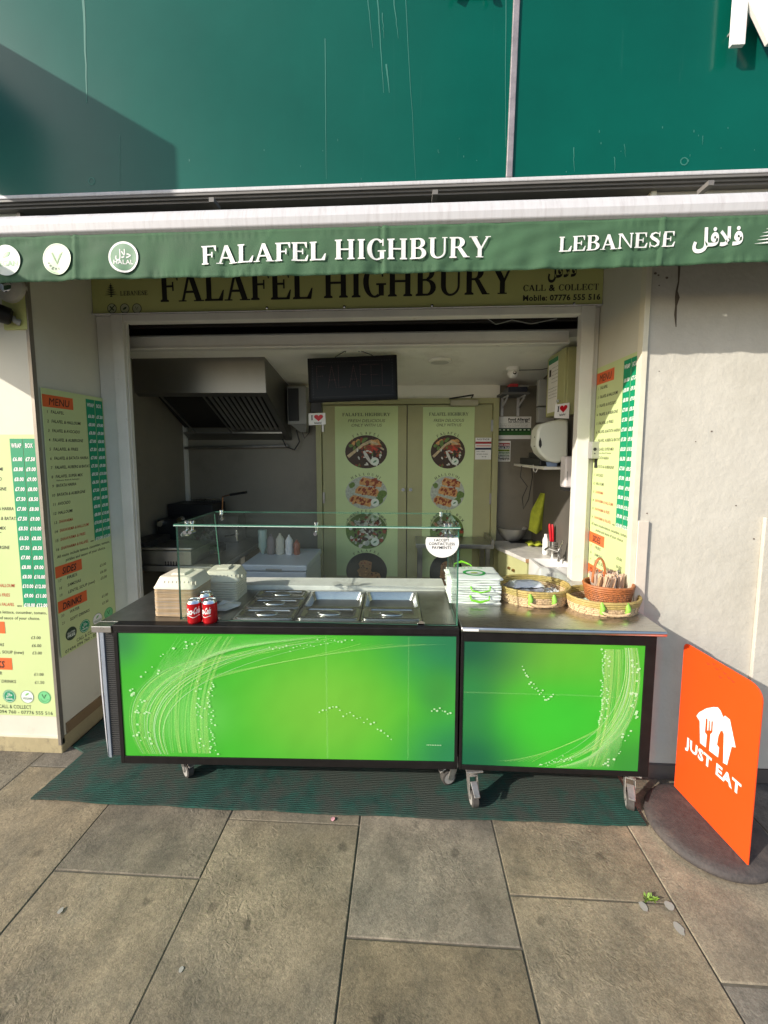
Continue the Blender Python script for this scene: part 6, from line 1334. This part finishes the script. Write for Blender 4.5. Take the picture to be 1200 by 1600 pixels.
# right side of the kitchen
yel = mat('olive cupboard paint', (.42, .42, .20), .5, var=.08, vs=6)
a, c = PX(885, 536, 1.06), PX(853, 655, 1.06)
cb = thing('wall_cabinet', (1.11, (a.y + c.y) / 2, c.z), 'pale olive wall cabinet with a printed notice on its door', 'wall cabinet')
czb, czt = PX(853, 653, 1.06).z, PX(853, 562, 1.06).z
b = MB(); b.box(1.075, IR - .001, a.y + .0, c.y, czb, czt, yel); b.build('carcass', cb, bevel=.003)
b = MB(); b.box(1.058, 1.074, a.y + .004, c.y, czb + .002, czt - .002, yel); dr = b.build('door', cb, bevel=.003)
b = MB(); b.lathe((0, 0, 0), [(.006, 0), (.006, .012), (.012, .016), (.010, .024), (.002, .026)], chrome, 12); b.v = [Vector((1.058 - v.z, a.y + .055 + v.x, czb + .09 + v.y)) for v in b.v]; b.build('handle', dr, smooth=50)
b = MB(); y0, y1 = c.y - .03, a.y + .12; b.box(1.0565, 1.0578, y1, y0, czb + .03, czt - .03, print_w); pn_ = b.build('notice_sheet', dr)
b = MB(); b.box(1.0555, 1.0562, y1, y0, czt - .062, czt - .03, flat('notice mid green', (.03, .24, .10), .5)); k = MB()
for i, (s_, v) in enumerate([('in order to provide', .10), ('you with information', .125), ('about our food please', .15), ('ask a member of staff', .175), ('before you order', .20), ('Food is prepared here on site', .24), ('with care, and every dish is', .262), ('made fresh. Allergens may', .284), ('be present in our kitchen.', .306)]):
    text(b, s_, (1.0560, y0 - (.07 if i < 5 else .012), czt - v), -Y_, Z_, .008, print_k, 'l', width=(y0 - y1) * (.62 if i < 5 else .9))
b.box(1.0555, 1.0562, y0 - .055, y0 - .02, czt - .15, czt - .10, print_k); b.build('print', pn_) if False else b.build('print', dr)
Yd = 2.78
dp = thing('paper_dispenser', (1.05, Yd, 1.5), 'large white paper towel dispenser on the right wall', 'towel dispenser')
pp = [P(*q_, Yd) for q_ in [(846, 662), (878, 654), (889, 655), (888, 718), (872, 724), (856, 720), (843, 708), (838, 695), (840, 672)]]
b = MB(); b.prism(pp, (0, .14, 0), mat('dispenser plastic', (.62, .64, .56), .22, var=.03)); b.build('cover', dp, bevel=.016, segs=3, smooth=40)
b = MB(); q = P(843.5, 690, Yd); b.poly([Vector((q.x - .0205, Yd + .05 + y, q.z + z)) for y, z in [(0, .045), (.018, .01), (.022, -.012), (.012, -.034), (-.012, -.034), (-.022, -.012), (-.018, .01)]], black_m)
b.poly([P(844 + x, 692 + y, Yd - .002) for x, y in [(0, -9), (2.2, -2), (2.6, 4), (0, 9), (-2.2, 4), (-2, -2)]], black_m); b.build('level_window', dp)
b = MB(); b.hexa([P(856, 734, 2.86), P(868, 733, 2.86), P(868, 733, 2.90), P(856, 734, 2.90)], [P(853, 722, 2.86), P(872, 722, 2.86), P(872, 722, 2.90), P(853, 722, 2.90)], flat('blue paper', (.20, .28, .45), .8)); b.build('paper_end', dp)
b = MB(); q0_, q1_ = P(884, 713, 2.66), P(900, 767, 2.66); b.box(q0_.x, q1_.x + .03, 2.66, 2.75, q1_.z + .02, q0_.z, flat('soap white', (.60, .56, .56), .35)); sp_ = b.build('soap_dispenser', None, 'slim white soap dispenser with a dark base next to the jamb', 'soap dispenser', bevel=.012)
b = MB(); b.box(q0_.x + .002, q0_.x + .045, 2.655, 2.74, q1_.z, q1_.z + .0195, black_m); b.box(q0_.x + .012, q0_.x + .017, 2.6575, 2.6595, q1_.z + .07, q1_.z + .13, grey_p); b.build('pump', sp_)
b = MB()
for (x0, y0, x1, y1) in ((840, 592, 858, 634), (839, 636, 860, 660)): a_, c_ = P(x0, y0, 3.15), P(x1, y1, 3.15); b = MB(); b.box(a_.x + .01, IR - .001, 3.15, 3.20, c_.z, a_.z, grey_p); b.build('fuse_box', None, 'grey fuse box %s on the right wall behind the cabinet' % ('upper one' if y0 < 600 else 'lower one'), 'fuse box', bevel=.006)
# upper shelf with recorder
zS = P(800, 613, 3.40).z; sa, sc_ = P(784, 613, 3.40).x, IR - .12
sh = thing('wall_shelf', ((sa + sc_) / 2, 3.5, zS - .1), 'small dark shelf on two white brackets high on the back wall', 'shelf')
b = MB(); b.box(sa, sc_, 3.38, YB - .001, zS - .018, zS, mat('dark shelf board', (.10, .10, .10), .5)); b.build('board', sh, bevel=.002)
for px in (783, 808):
    q = P(px, 622, YB - .01); b = MB(); b.box(q.x, q.x + .022, YB - .012, YB - .001, P(px, 650, YB).z, zS - .019, white_al); b.prism([(q.x + .006, YB - .013, zS - .02), (q.x + .016, YB - .013, zS - .02), (q.x + .016, 3.40, zS - .02), (q.x + .006, 3.40, zS - .02)], (0, 0, -.012), white_al); b.prism([(q.x + .006, YB - .013, zS - .11), (q.x + .006, YB - .013, zS - .09), (q.x + .006, 3.42, zS - .033), (q.x + .006, 3.42, zS - .045)], (.010, 0, 0), white_al); b.build('bracket', sh)
b = MB(); b.box(sa + .05, sc_ - .02, 3.39, 3.56, zS + .001, zS + .045, mat('recorder navy', (.015, .018, .035), .35)); b.build('video_recorder', None, 'flat black recorder box lying on the upper wall shelf', 'recorder', bevel=.004)
b = MB(); b.box(sa + .07, sa + .14, 3.42, 3.50, zS + .046, zS + .075, flat('red pack', (.5, .03, .04), .5)); b.box(sa + .145, sa + .23, 3.43, 3.5, zS + .046, zS + .066, grey_p); b.build('red_pack', None, 'small red and grey pack on top of the recorder', 'pack', bevel=.003)
zL = PX(828, 727, .98).z
b = MB(); b.box(.975, IR - .001, 2.82, 3.58, zL - .02, zL, white_p); b.build('side_shelf', None, 'white edged shelf on the right wall below the dispenser', 'shelf', bevel=.002)
b = MB(); b.box(.99, 1.12, 2.95, 3.45, zL + .001, zL + .055, black_m); b.box(1.0, 1.10, 3.0, 3.25, zL + .0555, zL + .10, black_m); b.build('card_terminal_dock', None, 'black device lying on the white edged side shelf', 'device', bevel=.008)
b = MB(); b.tube([P(815, 728, 3.3), P(813, 745, 3.3), P(824, 760, 3.25), P(816, 778, 3.25), P(818, 795, 3.25), P(826, 780, 3.25), P(832, 745, 3.2), P(830, 726, 3.2)], .004, black_m, 6); b.build('black_cable', None, 'tangled black cable hanging below the side shelf', 'cable', smooth=60)
b = MB(); b.tube([P(833, 726, 3.0), P(834, 736, 3.0), P(837, 738, 3.0), P(846, 722, 3.0)], .003, print_w, 6); b.build('white_cable', None, 'white cable looping below the side shelf', 'cable', smooth=60)
b = MB(); a_, c_ = P(830, 672, 3.3), P(838, 698, 3.3); b.box(a_.x, a_.x + .06, 3.3, 3.302, c_.z, a_.z, grey_p); b.build('paper_sheet', None, 'grey paper sheet pinned left of the paper dispenser', 'paper')
# sink run
sk = thing('sink_unit', (1.0, 3.1, 0), 'sink run with pale worktop and olive cupboards on the right', 'kitchen unit')
WZ = .905
wt = [G(775, 853, WZ), G(821, 873, WZ), G(840, 873, WZ)]; wt[0].y = min(wt[0].y, 3.5)
b = MB(); b.prism([(wt[0].x, wt[0].y + .2, WZ - .03), (wt[0].x, wt[0].y, WZ - .03), (wt[1].x, wt[1].y, WZ - .03), (IR - .002, wt[1].y, WZ - .03), (IR - .002, wt[0].y + .2, WZ - .03)], (0, 0, .03), mat('marbled worktop', (.52, .50, .46), .35, var=.22, vs=10)); b.build('worktop', sk, bevel=.003)
b = MB(); b.box(wt[1].x + .002, wt[1].x + .075, wt[1].y - .003, wt[1].y - .0005, WZ - .03, WZ - .002, mat('raw chipboard edge', (.42, .24, .12), .8)); b.build('raw_edge', sk)
b = MB(); b.prism([(wt[0].x + .02, wt[0].y + .15, .08), (wt[0].x + .02, wt[0].y, .08), (wt[1].x + .02, wt[1].y + .02, .08), (IR - .003, wt[1].y + .02, .08), (IR - .003, wt[0].y + .15, .08)], (0, 0, WZ - .032 - .08), yel); cpb = b.build('cupboard', sk)
b = MB(); q = (wt[0] + wt[1]) / 2
for k in (-.03, .03): b = MB(); b.lathe((q.x + .012 + k * .3, q.y - k, WZ - .14), [(.002, -.012), (.012, -.008), (.012, .008), (.002, .012)], mat('brass knob', (.35, .2, .08), .3, .8), 10); b.build('knob', cpb, smooth=50)
sx_0, sx_1 = P(842, 880, 2.66).x, IR - .002; szt = P(842, 871, 2.88).z; szt = .925
b = MB(); Ls = [[(x, y, z_) for x, y in rrect(sx_0 + i_, sx_1 - .001 - i_, 2.64 + i_, 2.885 - i_, .015, 3)] for i_, z_ in ((0, szt - .20), (0, szt), (.018, szt), (.022, szt - .01), (.035, szt - .14))]; loops(b, Ls, flat('sink ceramic', (.72, .71, .68), .25)); b.build('sink', sk, smooth=30)
b = MB(); b.tube([(1.10, 2.80, szt), (1.10, 2.80, szt + .09)], .014, chrome, 12); b.tube([(1.10, 2.80, szt + .07), (1.02, 2.79, szt + .10), (.99, 2.78, szt + .085)], .009, chrome, 10); b.tube([(1.10, 2.80, szt + .09), (1.12, 2.79, szt + .15)], .007, chrome, 8); b.build('tap', sk, smooth=50)
q = G(801, 848, WZ); b = MB(); b.lathe((q.x + .02, q.y + .10, WZ + .001), [(.05, 0), (.06, .004), (.10, .045), (.118, .095), (.125, .115), (.128, .116), (.119, .112), (.10, .06)], mat('bowl steel', (.78, .76, .72), .38, .85, var=.03), 32); b.build('mixing_bowl', None, 'round steel mixing bowl on the sink worktop', 'bowl', smooth=50)
b = MB(); b.box(q.x - .09, q.x + .10, q.y + .235, q.y + .26, WZ + .001, WZ + .20, mat('frosted plastic', (.22, .26, .30), .2)); b.build('plastic_tub', None, 'frosted plastic tub leaning behind the mixing bowl', 'tub', bevel=.012)
b = MB(); b.box(q.x - .02, q.x + .24, q.y - .02, q.y + .22, WZ + .0003, WZ + .001, black_m); b.build('draining_mat', None, 'black draining mat under the mixing bowl', 'mat')
ymat = mat('lime cloth', (.36, .40, .03), .9, var=.2, vs=20, bump=.6, bs=60)
def cloth(pts_fn, nx_, ny_, name, label):
    b = MB(); vs = [pts_fn(i / (nx_ - 1), j / (ny_ - 1)) for j in range(ny_) for i in range(nx_)]
    b.add(vs, [(j * nx_ + i, j * nx_ + i + 1, (j + 1) * nx_ + i + 1, (j + 1) * nx_ + i) for j in range(ny_ - 1) for i in range(nx_ - 1)], ymat); b.build(name, None, label, 'cloth', smooth=180, solid=.004)
YC = 3.3; c0 = P(851, 771, YC); c1 = P(846, 835, YC)
cloth(lambda u, v: (c0.x + (u - .5) * (.05 + .11 * min(1, v * 2)) - .03 * v, YC + .02 * math.sin(u * 9 + v * 2) + .02, c0.z + (c1.z - c0.z) * v * (1 - .25 * abs(u - .35))), 15, 12, 'hanging_cloth', 'lime yellow cloth hanging above the sink worktop')
q2 = G(836, 853, WZ + .01); cloth(lambda u, v: (q2.x - .06 + u * .15, q2.y - .02 + v * .10, WZ + .012 + .018 * math.sin(u * 7 + v * 3) ** 2 + .01 * math.sin(v * 9)), 14, 8, 'folded_cloth', 'lime yellow cloth crumpled on the worktop beside the bowl')
q = G(868, 871, WZ); uh = thing('utensil_holder', (q.x, q.y + .035, WZ), 'perforated steel utensil holder on the worktop', 'utensil holder')
b = MB(); b.lathe((q.x, q.y + .04, WZ + .001), [(.036, 0), (.036, .115), (.034, .115), (.034, .01)], steel, 24, close=False); b.build('cylinder', uh, smooth=40)
b = MB()
for i in range(5):
    for k in range(5): a_ = R(-90 - 8 + i * 14); p = Vector((q.x + .0366 * math.cos(a_), q.y + .04 + .0366 * math.sin(a_), WZ + .030 + k * .018)); t_ = Vector((-math.sin(a_), math.cos(a_), 0)); b.disc(p, t_, Z_, .0042, dark, 8)
b.build('perforation', uh, kind='stuff')
kr = flat('red handle', (.50, .01, .02), .35)
for i, (dx_, lean, m, L_, lb) in enumerate([(-.012, -.10, kr, .13, 'red handled knife leaning left in the utensil holder'), (-.002, -.05, kr, .125, 'second red handled knife in the utensil holder'), (.014, .12, black_m, .08, 'black handled utensil in the holder'), (.022, .22, grey_p, .07, 'grey handled utensil leaning right in the holder')]):
    p = Vector((q.x + dx_, q.y + .04, WZ + .02)); d_ = Vector((lean, .05, 1)).normalized(); b = MB(); b.tube([p, p + d_ * .09], .003, chrome, 6); b.tube([p + d_ * .09, p + d_ * .10, p + d_ * (.08 + L_), p + d_ * (.10 + L_)], [.006, .010, .011, .006], m, 8); b.build('knife' if i < 2 else 'utensil', None, lb, 'knife' if i < 2 else 'utensil', smooth=50)
for i, (px, py) in enumerate(((854, 868), (880, 842))):
    p = G(px, py, WZ) if i == 0 else Vector((q.x + .055, q.y + .12, WZ)); b = MB(); b.lathe((p.x, p.y + (.03 if i == 0 else 0), WZ + .001), [(.018, 0), (.022, .01), (.022, .12), (.012, .14), (.012, .16)], print_w, 16); b.build('white_bottle', None, ['white bottle left of the utensil holder', 'white bottle behind the utensil holder'][i], 'bottle', smooth=45)
# back steel table
a_, c_ = P(650, 850, 3.22), P(772, 850, 3.22)
bt = thing('steel_table', ((a_.x + c_.x) / 2, 3.35, 0), 'steel table standing in front of the right back door', 'table')
b = MB(); b.box(a_.x, c_.x, 3.22, 3.53, a_.z - .035, a_.z, steel_d); b.box(c_.x - .02, c_.x, 3.22, 3.53, a_.z + .0005, a_.z + .04, steel_d); b.build('table_top', bt, bevel=.003)
for x in (a_.x + .02, a_.x + .33, c_.x - .06):
    for y in (3.25, 3.49): b = MB(); b.box(x, x + .035, y, y + .03, 0, a_.z - .036, steel_d); b.build('leg', bt)
b = MB(); b.box(a_.x + .02, c_.x - .03, 3.25, 3.5, .35, .37, steel_d); b.build('shelf', bt)
